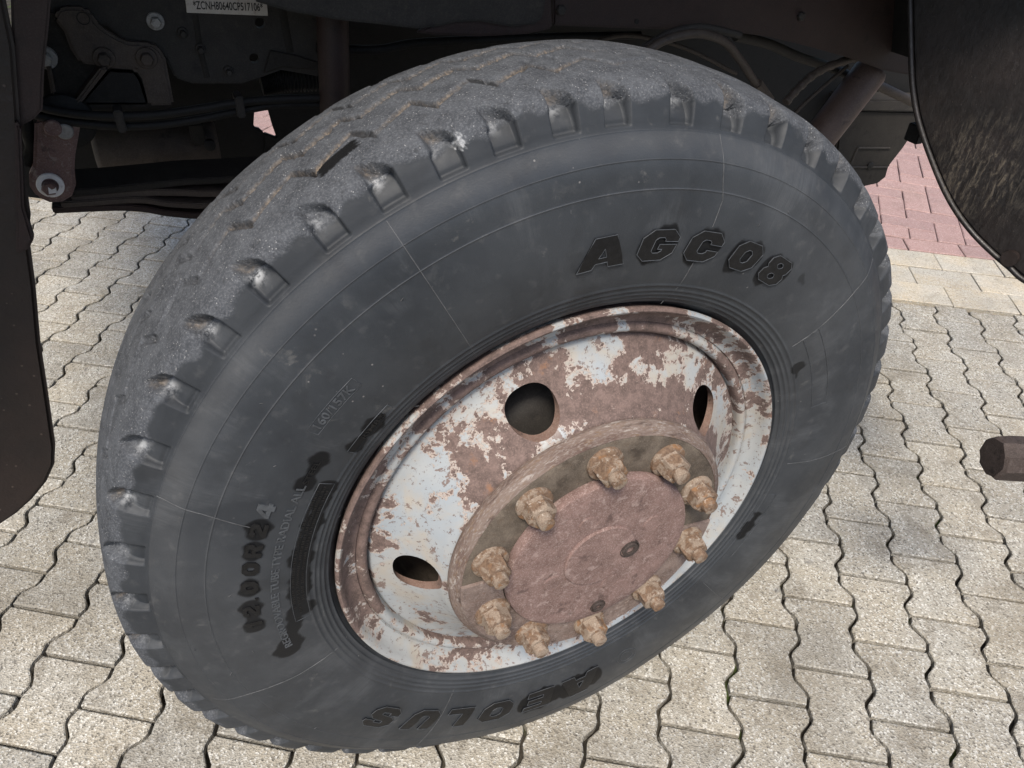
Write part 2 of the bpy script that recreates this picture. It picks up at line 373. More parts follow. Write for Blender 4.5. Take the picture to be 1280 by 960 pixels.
def mat_flap():
    M = NM('scuffed_mudguard_plastic'); p = M.obj(); wp = worldpos(M)
    c = M.mix(M.ramp(M.noise(14, 5, .6, p), .3, .7), (.0065, .0052, .0048), (.014, .0105, .0095))
    fib = M.noise(150, 6, .78, M.mapv((1., 1., .22), vec=p), .5)
    d = M.n('ShaderNodeVectorMath', operation='DISTANCE'); M.l(wp, d.inputs[0]); d.inputs[1].default_value = tuple(SCUFF)
    zone = M.ramp(M.math('ADD', d.outputs['Value'], M.math('MULTIPLY', M.noise(12, 4, .6, p), .09)), .155, .075)
    c = M.mix(M.math('MULTIPLY', M.ramp(fib, .47, .66), M.math('MULTIPLY', zone, .7)), c, (.12, .10, .075))
    c = M.mix(M.math('MULTIPLY', M.ramp(M.vor(120, p), .12, .06), .35), c, (.10, .085, .07))
    return M.done(c, M.ramp(fib, .3, .7, .36, .6), .5, 0, M.bump(M.math('ADD', M.math('MULTIPLY', fib, M.mixf(zone, .25, 1.)), M.noise(40, 5, .6, p)), .8, .0016))
GUARD_P0 = at(1200, 150, 0, .80); GUARD_N = np.array([-.93, -.30, .10]); SCUFF = atp(1222, 215, GUARD_P0, GUARD_N)
MAT_FLAP = mat_flap()
def mat_flap2():
    M = NM('brown_black_mudflap'); p = M.obj()
    c = M.mix(M.ramp(M.noise(8, 5, .6, p), .3, .7), (.011, .0072, .006), (.021, .0125, .010))
    c = M.mix(M.math('MULTIPLY', M.ramp(M.vor(60, p), .12, .06), .5), c, (.12, .09, .075))
    return M.done(c, .55, .45, 0, M.bump(M.noise(45, 5, .65, p), .6, .003))
MAT_FLAP2 = mat_flap2()

# ================================================================== GROUND
PSI, PU, PV, DD, OX, OY = -0.58346, 0.138345, 0.182069, 0.0598, 0.647178, 0.057645
cps, sps = math.cos(PSI), math.sin(PSI)
def lat(u, v):
    """paving lattice (column units, row units) -> world x, y"""
    a, b = u * PU, v * PV
    return OX + a * cps + b * sps, OY + a * sps - b * cps
gr = mesh('ground', [(-60, -60, -.032), (60, -60, -.032), (60, 60, -.032), (-60, 60, -.032)], [(0, 1, 2, 3)], MAT_SAND)
tag(gr, 'dark joint sand and earth lying beneath the paving', None, None, 'structure')
def bed(name, u0, u1, v0, v1, z, label):
    c = [lat(u0, v0), lat(u1, v0), lat(u1, v1), lat(u0, v1)]
    o = mesh(name, [(x, y, z) for x, y in c], [(0, 1, 2, 3)], MAT_SAND)
    return tag(o, label, None, None, 'structure')
PAVE = bed('pavement', -60, 45, -10.55, 16, -.020, 'pale concrete interlocking pavers under and around the wheel')
BRK = bed('brick_paving', -60, 45, -40, -10.55, -.013, 'pink red brick paving beyond the pale border course')

def chamfer_poly(outline, top=0., ch=.0024, bot=-.045):
    """outline CCW 2D -> verts, faces with a chamfered top edge"""
    P = np.array(outline); n = len(P); e1 = np.roll(P, -1, 0) - P; e0 = P - np.roll(P, 1, 0)
    nrm = lambda e: np.c_[-e[:, 1], e[:, 0]] / np.linalg.norm(e, axis=1)[:, None]
    b = nrm(e0) + nrm(e1); b /= (b * nrm(e1)).sum(1)[:, None]
    b = np.clip(b, -1.6, 1.6)
    I = P + b * ch
    V = [(*p, top) for p in I] + [(*p, top - ch * .8) for p in P] + [(*p, bot) for p in P]
    F = [list(range(n))] + [(i, i + n, (i + 1) % n + n, (i + 1) % n) for i in range(n)] + [(i + n, i + 2 * n, (i + 1) % n + 2 * n, (i + 1) % n + n) for i in range(n)]
    return V, F
prof7 = [(0, .06), (.16, .097), (.34, -.097), (.5, -.06), (.66, -.097), (.84, .097), (1, .06)]
def signed_area(P):
    P = np.array(P); q = np.roll(P, -1, 0); return .5 * (P[:, 0] * q[:, 1] - q[:, 0] * P[:, 1]).sum()
def ccw(P): return P if signed_area(P) > 0 else P[::-1]
def inset(P, g):
    P = np.array(P, float); e1 = np.roll(P, -1, 0) - P; e0 = P - np.roll(P, 1, 0)
    nrm = lambda e: np.c_[-e[:, 1], e[:, 0]] / np.linalg.norm(e, axis=1)[:, None]
    b = nrm(e0) + nrm(e1); b /= (b * nrm(e1)).sum(1)[:, None]
    return [tuple(p) for p in P + np.clip(b, -1.5, 1.5) * g]
def double_t():
    """outline of one double-T paver in metres, centred on its middle, knees rounded off"""
    rt = [((.5 + o) * PU, (v - .5) * PV) for v, o in prof7]
    lf = [(-(.5 + o) * PU, (v - .5) * PV) for v, o in prof7]
    pts = [np.array(p) for p in rt + lf[::-1]]; out = []; n = len(pts)
    for i in range(n):
        p = pts[i]; a_, b_ = pts[i - 1], pts[(i + 1) % n]; k = i % 7
        if k in (1, 2, 4, 5):
            for q in (a_, b_): d = q - p; out.append(p + d / np.linalg.norm(d) * .0065)
        else: out.append(p)
    out = inset(ccw([tuple(p) for p in out]), .0036)
    return [(x + random.gauss(0, .0006), y + random.gauss(0, .0006)) for x, y in out]
def rect(w_, l_, g=.002):
    return [(sx * (w_ / 2 - g) + random.gauss(0, .0006), sy * (l_ / 2 - g) + random.gauss(0, .0006)) for sx, sy in ((-1, -1), (1, -1), (1, 1), (-1, 1))]
def raw_mesh(name, V, F, mat):
    me = bpy.data.meshes.new(name); me.from_pydata(V, [], F); me.update(); me.materials.append(mat)
    return me
T_VARS = [chamfer_poly(ccw(double_t())) for _ in range(8)]
T_MESH = [raw_mesh('paver', V, F, MAT_PAVER) for V, F in T_VARS]
def pix(p):
    d = np.array(p) - CAM; z = d @ FW
    return (640 + FPX * (d @ RT) / z, 480 - FPX * (d @ UP) / z, z)
def inframe(p, mg=60):
    x, y, z = pix(p); return z > .1 and -mg < x < 1280 + mg and -mg < y < 960 + mg
ROTW = math.atan2(sps, cps)                     # u axis direction in the world
def place_set(items, meshes, raws, parent, name, mat, limit, stuff_name):
    """items: (x, y, rot). The ones that show largest become pieces of their own, the rest one joined part."""
    vis = [(pix((x, y, 0))[2], k) for k, (x, y, r) in enumerate(items) if inframe((x, y, 0))]
    vis.sort(); own = {k for _, k in vis[:limit]}
    BV, BF = [], []
    for k, (x, y, r) in enumerate(items):
        i = random.randrange(len(meshes)); dz = random.gauss(0, .0009); tx, ty = random.gauss(0, .004), random.gauss(0, .004)
        M = Matrix.Translation((x, y, dz)) @ Matrix.Rotation(r + random.gauss(0, .004), 4, 'Z') @ Matrix.Rotation(tx, 4, 'X') @ Matrix.Rotation(ty, 4, 'Y')
        if k in own:
            o = link(name, meshes[i], parent); o.matrix_local = M
        else:
            V, F = raws[i]; b = len(BV); A = np.array(M)
            BV += [tuple(A[:3, :3] @ np.array(v) + A[:3, 3]) for v in V]; BF += [tuple(j + b for j in f) for f in F]
    if BV:
        o = link(stuff_name, raw_mesh(stuff_name, BV, BF, mat), parent); o['kind'] = 'stuff'
items = []
for c in range(-46, 34):
    off = .5 if c % 2 else 0.
    for j in range(-9, 14):
        v0 = j + off
        if v0 < -8.12 - .02: continue
        x, y = lat(c + .5, v0 + .5)
        items.append((x, y, ROTW))
place_set(items, T_MESH, T_VARS, PAVE, 'paver', MAT_PAVER, 285, 'paver_field')
# half stones that close the odd columns against the border
def half_t():
    sec = [(v, o) for v, o in prof7 if v >= .5]; sec[0] = (.42, -.076)
    pts = [((.5 + o) * PU, (v - .5) * PV) for v, o in sec] + [(-(.5 + o) * PU, (v - .5) * PV) for v, o in sec[::-1]]
    # lattice rows run towards -y in the paver's own frame
    return inset(ccw([(x, -y) for x, y in pts]), .0032)
half_items = [(*lat(c + .5, -8.), ROTW) for c in range(-45, 34, 2)]
hv = [chamfer_poly(half_t()) for _ in range(2)]; hm = [raw_mesh('end_paver', V, F, MAT_PAVER) for V, F in hv]
place_set(half_items, hm, hv, PAVE, 'end_paver', MAT_PAVER, 30, 'end_paver_field')
# three border courses
CL = 1.715 * PU
bv = [chamfer_poly(ccw(rect(CL, .80 * PV, .0018))) for _ in range(5)]; bmh = [raw_mesh('border_paver', V, F, MAT_BORDER) for V, F in bv]
bi = []
for row, (vc, ph) in enumerate(((-10.14, 5.89), (-9.32, 4.93), (-8.52, 5.60))):
    for k in range(-34, 16):
        bi.append((*lat(ph + (k + .5) * 1.715, vc), ROTW))
place_set(bi, bmh, bv, PAVE, 'border_paver', MAT_BORDER, 60, 'border_paver_field')
# red bricks: 90 degree herringbone, turned about ten degrees against the border
BW = .113; BROT = ROTW - R_(9.5)
rv = [chamfer_poly(ccw(rect(2 * BW, BW, .0022)), ch=.004) for _ in range(6)]; rm = [raw_mesh('paving_brick', V, F, MAT_BRICK) for V, F in rv]
ri = []
bo = lat(5.7, -12.4); cb, sb = math.cos(BROT), math.sin(BROT)
def lat_inv(x, y):
    dx, dy = x - OX, y - OY
    return (dx * cps + dy * sps) / PU, (dx * sps - dy * cps) / PV
for k in range(-60, 60):
    for j in range(-14, 14):
        # herringbone tiling: pairs (horizontal, vertical) repeat along the (1,1) diagonal and every 4 widths across
        bx, by = k + 4 * 0, k
        for ox_, rot_, cx, cy in ((0, 0, 1., .5), (0, 1, 2.5, 1.)):
            gx, gy = k + cx + 4 * j, k * 1. + cy - (1 if False else 0)
            if rot_: gx, gy = k + 2.5 + 4 * j, k + 0.0
            X, Y = gx * BW, gy * BW
            x, y = bo[0] + X * cb - Y * sb, bo[1] + X * sb + Y * cb
            u, v = lat_inv(x, y)
            if -38 < v < -10.0 and -45 < u < 32: ri.append((x, y, BROT + (math.pi / 2 if rot_ else 0)))
VB = -11.20                                     # herringbone is cut off here; a stretcher course runs along the border
def clip_v(P):
    out = []
    for i in range(len(P)):
        p, q = P[i], P[(i + 1) % len(P)]; a_, b_ = lat_inv(*p)[1] - VB, lat_inv(*q)[1] - VB
        if a_ < 0: out.append(p)
        if a_ * b_ < 0: t_ = a_ / (a_ - b_); out.append((p[0] + (q[0] - p[0]) * t_, p[1] + (q[1] - p[1]) * t_))
    return out
whole = []
for x, y, r in ri:
    cr, sr = math.cos(r), math.sin(r); hw_, hh_ = BW, BW / 2
    Q = [(x + a_ * cr - b_ * sr, y + a_ * sr + b_ * cr) for a_, b_ in ((-hw_, -hh_), (hw_, -hh_), (hw_, hh_), (-hw_, hh_))]
    side = [lat_inv(*q)[1] < VB for q in Q]
    if all(side): whole.append((x, y, r))
    elif any(side):
        C = ccw(clip_v(Q))
        if len(C) < 3 or signed_area(C) < .0012: continue
        c0 = np.mean(C, axis=0); V_, F_ = chamfer_poly(inset([tuple(np.array(q) - c0) for q in C], .002), ch=.003)
        if inframe((*c0, 0)):
            o = link('cut_brick', raw_mesh('cut_brick', V_, F_, MAT_BRICK), BRK); o.location = (*c0, 0)
        else:
            o = None
ri = whole
for k in range(-34, 22): ri.append((*lat(5.2 + (k + .5) * 2 * BW / PU, -10.88), ROTW))
place_set(ri, rm, rv, BRK, 'paving_brick', MAT_BRICK, 160, 'paving_brick_field')

# ================================================================== WHEEL
WB = (0, .12, 0)
wheel = empty('truck_wheel', WB, 'worn dusty truck wheel with big black tyre and flaking grey rim on pavers', 'wheel')

# ---- tyre
outer = [(.338, .030), (.345, .016), (.352, .006), (.362, -.004), (.376, -.0110), (.40, -.0172), (.44, -.0215), (.475, -.0200), (.505, -.0155), (.536, -.0085), (.562, .0075),
         (.575, .0125), (.588, .0178), (.5985, .0245), (.6045, .0345), (.609, .055), (.612, .085), (.613, .12)]
sp_ = smooth_prof(outer, 60)
al = np.r_[0, np.cumsum(np.linalg.norm(np.diff(sp_, axis=0), axis=1))]
def arc_at_r(r): return al[np.argmin(np.abs(sp_[:, 0] - r) + (sp_[:, 1] > .1) * 1)]
tL = {k: arc_at_r(r) for k, r in (('L1', .562), ('L2', .536), ('L3', .505))}
BEADR = [.3585, .365, .3715, .378, .386]
ts = [0.]
while ts[-1] < al[-1]:
    t_ = ts[-1]; d = .0022
    if t_ > tL['L1'] - .002: d = .0014
    if t_ < arc_at_r(.392): d = .0011
    ts.append(t_ + d)
ts = ts[:-1] + [al[-1]]
for k in tL: ts += [tL[k] + d for d in (-.0016, -.0008, -.0004, 0, .0004, .0008, .0016)]
ts = np.unique(np.round(ts, 5))
keep = [ts[0]]
for t_ in ts[1:]:
    if t_ - keep[-1] > .00035: keep.append(t_)
ts = np.array(keep)
rs = np.interp(ts, al, sp_[:, 0]); ys = np.interp(ts, al, sp_[:, 1])
# the far half, coarser
fi = np.linspace(al[-1], 0, 90)[1:]
rs = np.r_[rs, np.interp(fi, al, sp_[:, 0])]; ys = np.r_[ys, .24 - np.interp(fi, al, sp_[:, 1])]
T0 = np.r_[ts, 2 * al[-1] - fi]
K = len(rs)
dr, dy = np.gradient(rs, T0), np.gradient(ys, T0); ln = np.hypot(dr, dy); nr, ny = -dy / ln * -1, dr / ln * -1     # outward normal (r, y)
NT = 2400
th = np.linspace(0, 2 * np.pi, NT, endpoint=False)
D = np.zeros((NT, K)); ZT = np.zeros((NT, K)); ZD = np.zeros((NT, K)); ZW = np.zeros((NT, K)); ZC = np.zeros((NT, K))
sst = lambda a, b, x: (lambda q: q * q * (3 - 2 * q))(np.clip((x - a) / (b - a), 0, 1))
tt = (T0 - tL['L1'])[None, :]; tfar = (2 * al[-1] - T0 - tL['L1'])[None, :]
front = (T0 <= al[-1])[None, :]
tloc = np.where(front, tt, tfar)
TH = th[:, None]
nd = [82, 89.9, 95.9, 102.4, 108.4, 114.9, 121.6, 129.4, 136.6, 144.0, 151.6, 158.4, 166.0, 173.9, 181.5, 188.7, 195.1, 201.5]
nd += list(201.5 + (442 - 201.5) / 34 * np.arange(1, 34)); nd = np.radians(np.array(nd))
noise1d = lambda k: rng.random(k)
ndep = .85 + .3 * noise1d(len(nd)); ndust_sheen = noise1d(len(nd)) ** 1.3
for i_, a0 in enumerate(nd):
    da = (TH - a0 + np.pi) % (2 * np.pi) - np.pi
    sel = np.where(np.abs(da[:, 0]) < .09)[0]
    A = da[sel] * .585; T = tloc
    q = A
    worn = 75 < math.degrees(a0) % 360 < 185; TE = .0645 if worn else .076
    up_ = np.clip((T - .027) / (TE - .0275), 0, 1)
    m_l = .0155 + .0022 * up_ - q; m_r = q + .0155 - .0310 * up_ ** 2.4
    e_lo = T - .0045; e_hi = TE - T
    wl = np.where(T < .026, .0022, .0022 + .008 * sst(.026, .036, T))
    f = sst(0, 1, np.clip(m_r / .0020, 0, 1)) * sst(0, 1, np.clip(m_l / wl, 0, 1)) * sst(0, 1, np.clip(e_lo / .0018, 0, 1)) * sst(0, 1, np.clip(e_hi / .0024, 0, 1))
    dep = (.0090 + .0075 * sst(.010, .036, T)) * ndep[i_] * (1. if worn else 1.45) * (1 - .25 * sst(.045, .063, T))
    D[sel] -= f * dep
    # pale dust and painted sky sheen on the slope between side wall and tread
    ch = np.exp(-((T - .036) / .010) ** 2) * np.clip(f * 1.6, 0, 1) * np.exp(-((q - .005) / .008) ** 2) * (.2 + .9 * ndust_sheen[i_]) * (1. if worn else .15)
    ZC[sel] = np.maximum(ZC[sel], ch * 1.0)
    ZD[sel] = np.maximum(ZD[sel], sst(.046, .056, T) * f * .35 * (noise1d(1)[0] > .45))
# worn zigzag grooves round the tread
yy = ys[None, :] + 0 * TH
ph = np.interp(TH[:, 0] % (2 * np.pi), np.sort(nd % (2 * np.pi)), np.arange(len(nd)), period=None)
saw = ph % 1.0
zig = np.where(saw < .72, 1 - saw / .72, (saw - .72) / .28)[:, None]        # falls slowly, steps back quickly
deg = np.degrees(TH) % 360
fresh = sst(84, 96, deg) * sst(134, 122, deg)                              # grooves least worn over the top
for y0, amp, dpt, wd, dirt in ((.085, .026, .0075, .0040, 1.), (.132, .021, .0062, .0036, .85), (.172, .020, .0050, .0032, .6)):
    yc = y0 + amp * (zig - .5)
    step = np.where(saw > .70, 1., 0.)[:, None]
    q = np.abs(yy - yc); wv = wd * (1 + .8 * step); on = sst(wv + .0012, wv - .0006, q) * (rs[None, :] > .60)
    vary = np.clip(.75 + .5 * np.sin(TH * 5.3 + y0 * 90) * np.sin(TH * 2.1 + y0 * 40) + .3 * np.sin(TH * 31), .1, 1)
    D -= on * dpt * vary * (.35 + .65 * fresh) * (1 + .5 * step)
    ZD = np.maximum(ZD, on * dirt * vary * fresh * (1 - .45 * step)); ZW = np.maximum(ZW, on * step * (.25 + .45 * fresh))  # quick steps get groove shade painted into the colour
    # deeper three-cornered pits left where the zigzag steps
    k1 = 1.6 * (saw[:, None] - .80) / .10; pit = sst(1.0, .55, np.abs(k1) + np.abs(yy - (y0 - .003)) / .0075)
    D -= pit * .0065; ZW = np.maximum(ZW, pit * .6)  # pit shade is painted into the colour as well
# small stone pits near the shoulder
for k in range(260):
    a0 = rng.random() * 2 * np.pi; y0 = .032 + rng.random() * .17; rr = .0018 + .003 * rng.random()
    da = ((TH - a0 + np.pi) % (2 * np.pi) - np.pi)[:, 0]; sel = np.where(np.abs(da) * .61 < 3 * rr)[0]
    if len(sel): D[sel] -= np.exp(-((da[sel, None] * .61) ** 2 + (yy[sel] - y0) ** 2) / rr ** 2) * .0022 * (rs[None, :] > .60)
# low-frequency wear
D += (rs[None, :] > .6) * (.0006 * np.sin(TH * 17 + yy * 60) * np.sin(TH * 7.))
# ridges
ridge = lambda t0, w_: np.exp(-((T0 - t0) / w_) ** 2)[None, :]
for k in tL: D += ridge(tL[k], .0006) * .0006
D += (sst(tL['L2'] + .0002, tL['L2'] + .0012, T0) * sst(tL['L1'], tL['L1'] - .001, T0))[None, :] * .0004
for r in BEADR: D += ridge(arc_at_r(r), .0016) * .0013
# zones
rough_edge = .030 + .004 * np.sin(TH * 23) + .003 * np.sin(TH * 61 + 1) + .002 * np.sin(TH * 131)
ZT = sst(-.003, .004, tloc - rough_edge)
# oil-darkened patches round the lettering (r, angle, radii)
RR = rs[None, :] * (T0 < tL['L1'])[None, :]
wob = .0022 * np.sin(TH * 47) + .0018 * np.sin(TH * 83 + 1.3) + .001 * np.sin(TH * 190)
def capsule(a0, a1, r0, r1, rad, s=1.):
    """dark stain between two sidewall points given as angle (deg) and radius"""
    p0 = np.array([r0 * math.cos(R_(a0)), r0 * math.sin(R_(a0))]); p1 = np.array([r1 * math.cos(R_(a1)), r1 * math.sin(R_(a1))])
    X = RR * np.cos(TH); Z = RR * np.sin(TH); d = p1 - p0; L2_ = d @ d + 1e-12
    k = np.clip(((X - p0[0]) * d[0] + (Z - p0[1]) * d[1]) / L2_, 0, 1)
    dist = np.hypot(X - p0[0] - k * d[0], Z - p0[1] - k * d[1])
    global ZW
    ZW = np.maximum(ZW, s * sst(rad + .0018, rad - .0018, dist + wob))
for a0, a1 in ((83.2, 83.2), (74.6, 74.6), (65.2, 65.2), (57.3, 57.3)): capsule(a0 + 1.2, a1 - 1.2, .437, .446, .0195, .9)
for a, r in ((-83.6, .446), (-94, .446)): capsule(a + 2.5, a - 2.5, r, r + .004, .027, .95)
for a in (179.3, 176.4, 170.9, 163.3, 159.3): capsule(a + .8, a - .8, .4565, .4565, .0122, .95)
capsule(150, 145, .425, .425, .0105, .95)                       # STEEL
capsule(141.3, 135.5, .394, .392, .0105, .95)                   # RIM
capsule(189.5, 187.5, .430, .424, .0165, .95); capsule(187, 180, .418, .405, .010, .95); capsule(180.5, 180, .394, .396, .014, .95)
capsule(180, 165, .401, .398, .0140, .95); capsule(166, 150.5, .398, .396, .0118, .95)
capsule(29.2, 29, .394, .394, .008, .9); capsule(28, 25.5, .391, .388, .004, .9)
capsule(-20.5, -27.5, .391, .389, .0085, .95); capsule(50.5, 49, .456, .452, .003, .5)
# tar smear on the tread
a_t = R_(117.1); X = (TH - a_t) * .61; Yt = yy - .0685; u_ = X * .97 - Yt * .24; v_ = X * .24 + Yt * .97
jg = np.interp(th, np.linspace(0, 2 * np.pi, 2400), rng.random(2400))[:, None]
tar = sst(1.08, .90, np.maximum(np.abs(u_) / .028 + .18 * rng.random((1, K)), np.abs(v_) / .0088 * np.where(v_ > 0, 1.05, .95) + .45 * jg * (v_ < 0))) * (rs[None, :] > .59)
ZW = np.maximum(ZW, tar)
# chalky spot on the shoulder
da = (TH - R_(106.7)) * .6; ZC = np.maximum(ZC, .9 * sst(.0065, .003, np.hypot(da, (tloc - .031) * .7) + .0025 * np.sin(TH * 700) * np.sin(tloc * 900)))
RD = rs[None, :] + D * nr[None, :]; YD = ys[None, :] + D * ny[None, :]
X = RD * np.cos(TH); Z = RD * np.sin(TH); Y = YD + 0 * TH
# loaded contact patch: flatten on the paving, bulge the walls beside it
low = np.clip((-Z - (H - .002)), 0, None); Z = Z + low
bul = .010 * sst(.35, .585, -Z) * np.exp(-(X / .22) ** 2) * sst(.36, .45, RD) * sst(.60, .50, RD)
Y = Y + np.where(Y < .12, -bul, bul)
V = np.stack([X, Y - .12, Z + H], -1).reshape(-1, 3)
ii = np.arange(NT)[:, None]; jj = np.arange(K - 1)[None, :]; i2 = (ii + 1) % NT
Fq = np.stack([ii * K + jj, ii * K + jj + 1, i2 * K + jj + 1, i2 * K + jj], -1).reshape(-1, 4)
me = bpy.data.meshes.new('tyre'); nv, nf = len(V), len(Fq)
me.vertices.add(nv); me.vertices.foreach_set('co', V.astype(np.float32).ravel())
me.loops.add(nf * 4); me.loops.foreach_set('vertex_index', Fq.astype(np.int32).ravel())
me.polygons.add(nf); me.polygons.foreach_set('loop_start', np.arange(0, nf * 4, 4, dtype=np.int32))
me.update(calc_edges=True)
wa_ = me.attributes.new('wall', 'FLOAT', 'POINT'); wa_.data.foreach_set('value', np.broadcast_to((T0 < tL['L1']).astype(np.float32)[None, :], (NT, K)).ravel().copy())
ca = me.color_attributes.new('zones', 'FLOAT_COLOR', 'POINT')
ca.data.foreach_set('color', np.stack([ZT, ZD, ZW, ZC], -1).reshape(-1).astype(np.float32))
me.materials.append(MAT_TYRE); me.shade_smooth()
tyre = link('tyre', me, wheel)
nrm_test = me.polygons[0].normal
# check winding (outer side wall must face -Y)
k_ = NT // 4 * (K - 1) + int(np.argmin(np.abs(ts - arc_at_r(.44))))
if me.polygons[k_].normal.y > 0: me.flip_normals()

ysurf_t = np.linspace(0, arc_at_r(.60), 400)
ysurf_r = np.interp(ysurf_t, al, sp_[:, 0]); ysurf_y = np.interp(ysurf_t, al, sp_[:, 1])
def wall_y(r): return np.interp(r, ysurf_r, ysurf_y)
def bulge(x, z, r):
    q = lambda a, b, v: (lambda t: t * t * (3 - 2 * t))(min(max((v - a) / (b - a), 0), 1))
    return .010 * q(.35, .585, -z) * math.exp(-(x / .22) ** 2) * q(.36, .45, r) * q(.60, .50, r)
def wall_pt(r, deg, h):
    x, z = r * math.cos(R_(deg)), r * math.sin(R_(deg))
    return (x, wall_y(r) - h - bulge(x, z, r), z + H)

# ---- raised lettering
def text_mesh(body, size, extrude, bold, shear=0., spacing=1.):
    cu = bpy.data.curves.new('t', 'FONT'); cu.body = body; cu.size = size; cu.extrude = extrude; cu.offset = bold; cu.shear = shear
    cu.space_character = spacing; cu.align_x = 'CENTER'; cu.resolution_u = 5; cu.bevel_depth = min(extrude * .3, .0004); cu.bevel_resolution = 0
    o = bpy.data.objects.new('t', cu); COL.objects.link(o); bpy.context.view_layer.update()
    me = bpy.data.meshes.new_from_object(o.evaluated_get(bpy.context.evaluated_depsgraph_get()))
    bpy.data.objects.remove(o); bpy.data.curves.remove(cu); return me
def wall_text(name, body, a_mid, r0, r1, width_deg, mat, h=.0012, bold=0., shear=0., spacing=1., parent=tyre, label=None, cuts=5):
    me = text_mesh(body, 1., .05, bold, shear, spacing)
    bm = bmesh.new(); bm.from_mesh(me)
    xs = [v.co.x for v in bm.verts]; ysz = [v.co.y for v in bm.verts]
    x0, x1, y0, y1 = min(xs), max(xs), min(ysz), max(ysz)
    for k in range(1, cuts):
        bmesh.ops.bisect_plane(bm, geom=bm.verts[:] + bm.edges[:] + bm.faces[:], plane_co=(0, y0 + (y1 - y0) * k / cuts, 0), plane_no=(0, 1, 0))
    zs = max(abs(v.co.z) for v in bm.verts)
    rl = np.array(wheel.location)
    for v in bm.verts:
        f = (v.co.x - x0) / (x1 - x0) - .5; g = (v.co.y - y0) / (y1 - y0); hh = h * (v.co.z / zs * .6 + .4) if v.co.z > 0 else -.0015
        v.co = Vector(np.array(wall_pt(r0 + g * (r1 - r0), a_mid - f * width_deg, hh)) - rl)
    bmesh.ops.recalc_face_normals(bm, faces=bm.faces)
    bm.to_mesh(me); bm.free(); me.materials.clear(); me.materials.append(mat); me.shade_smooth(); me.set_sharp_from_angle(angle=R_(40))
    o = link(name, me, parent)
    if label: o['label'] = label
    return o
def oct_(x0, y0, x1, y1, c): return [(x0 + c, y0), (x1 - c, y0), (x1, y0 + c), (x1, y1 - c), (x1 - c, y1), (x0 + c, y1), (x0, y1 - c), (x0, y0 + c)]
GLYPH = {
 '0': [oct_(0, 0, 1, 1, .24), oct_(.35, .27, .65, .73, .10)], 'O': [oct_(0, 0, 1, 1, .24), oct_(.33, .27, .67, .73, .10)],
 'C': [[(1, .60), (1, .76), (.76, 1), (.24, 1), (0, .76), (0, .24), (.24, 0), (.76, 0), (1, .24), (1, .40), (.64, .40), (.64, .33), (.57, .27), (.43, .27), (.36, .34), (.36, .66), (.43, .73), (.57, .73), (.64, .67), (.64, .60)]],
 'G': [[(1, .62), (1, .76), (.76, 1), (.24, 1), (0, .76), (0, .24), (.24, 0), (.76, 0), (1, .24), (1, .53), (.52, .53), (.52, .37), (.64, .37), (.64, .31), (.57, .25), (.43, .25), (.36, .32), (.36, .68), (.43, .75), (.57, .75), (.64, .68), (.64, .62)]],
 '8': [[(.20, 0), (.80, 0), (1, .17), (1, .40), (.90, .51), (.97, .60), (.97, .84), (.80, 1), (.20, 1), (.03, .84), (.03, .60), (.10, .51), (0, .40), (0, .17)], oct_(.37, .19, .63, .39, .07), oct_(.38, .62, .62, .81, .07)],
 'A': [[(0, 0), (.36, 1), (.78, 1), (1, 0), (.66, 0), (.63, .17), (.38, .17), (.31, 0)], [(.44, .34), (.60, .34), (.56, .62)]],
 'E': [[(0, 0), (1, 0), (1, .25), (.38, .25), (.38, .39), (.92, .39), (.92, .61), (.38, .61), (.38, .75), (1, .75), (1, 1), (0, 1)]],
 'L': [[(0, 0), (1, 0), (1, .27), (.40, .27), (.40, 1), (0, 1)]],
 'U': [[(0, 1), (0, .22), (.22, 0), (.78, 0), (1, .22), (1, 1), (.64, 1), (.64, .32), (.57, .26), (.43, .26), (.36, .32), (.36, 1)]],
 'S': [[(0, .36), (0, .20), (.22, 0), (.78, 0), (1, .20), (1, .43), (.80, .59), (.37, .66), (.37, .76), (.64, .76), (.64, .67), (1, .67), (1, .80), (.78, 1), (.22, 1), (0, .80), (0, .57), (.20, .42), (.63, .35), (.63, .24), (.36, .24), (.36, .36)]],
 'R': [[(0, 0), (.34, 0), (.34, .36), (.48, .36), (.66, 0), (1, 0), (.80, .40), (1, .54), (1, .84), (.82, 1), (0, 1)], [(.34, .58), (.60, .58), (.66, .63), (.66, .73), (.60, .78), (.34, .78)]],
 '2': [[(0, 0), (1, 0), (1, .24), (.46, .24), (1, .56), (1, .82), (.80, 1), (.20, 1), (0, .82), (0, .66), (.34, .66), (.34, .72), (.42, .78), (.58, .78), (.66, .72), (.66, .64), (0, .26)]],
 '1': [[(.25, 0), (1, 0), (1, 1), (.45, 1), (0, .78), (0, .60), (.25, .66)]],
 '4': [[(.52, 0), (.86, 0), (.86, .18), (1, .18), (1, .42), (.86, .42), (.86, 1), (.44, 1), (0, .40), (0, .18), (.52, .18)], [(.28, .42), (.52, .42), (.52, .74)]],
 '.': [[(0, 0), (1, 0), (1, 1), (0, 1)]]}
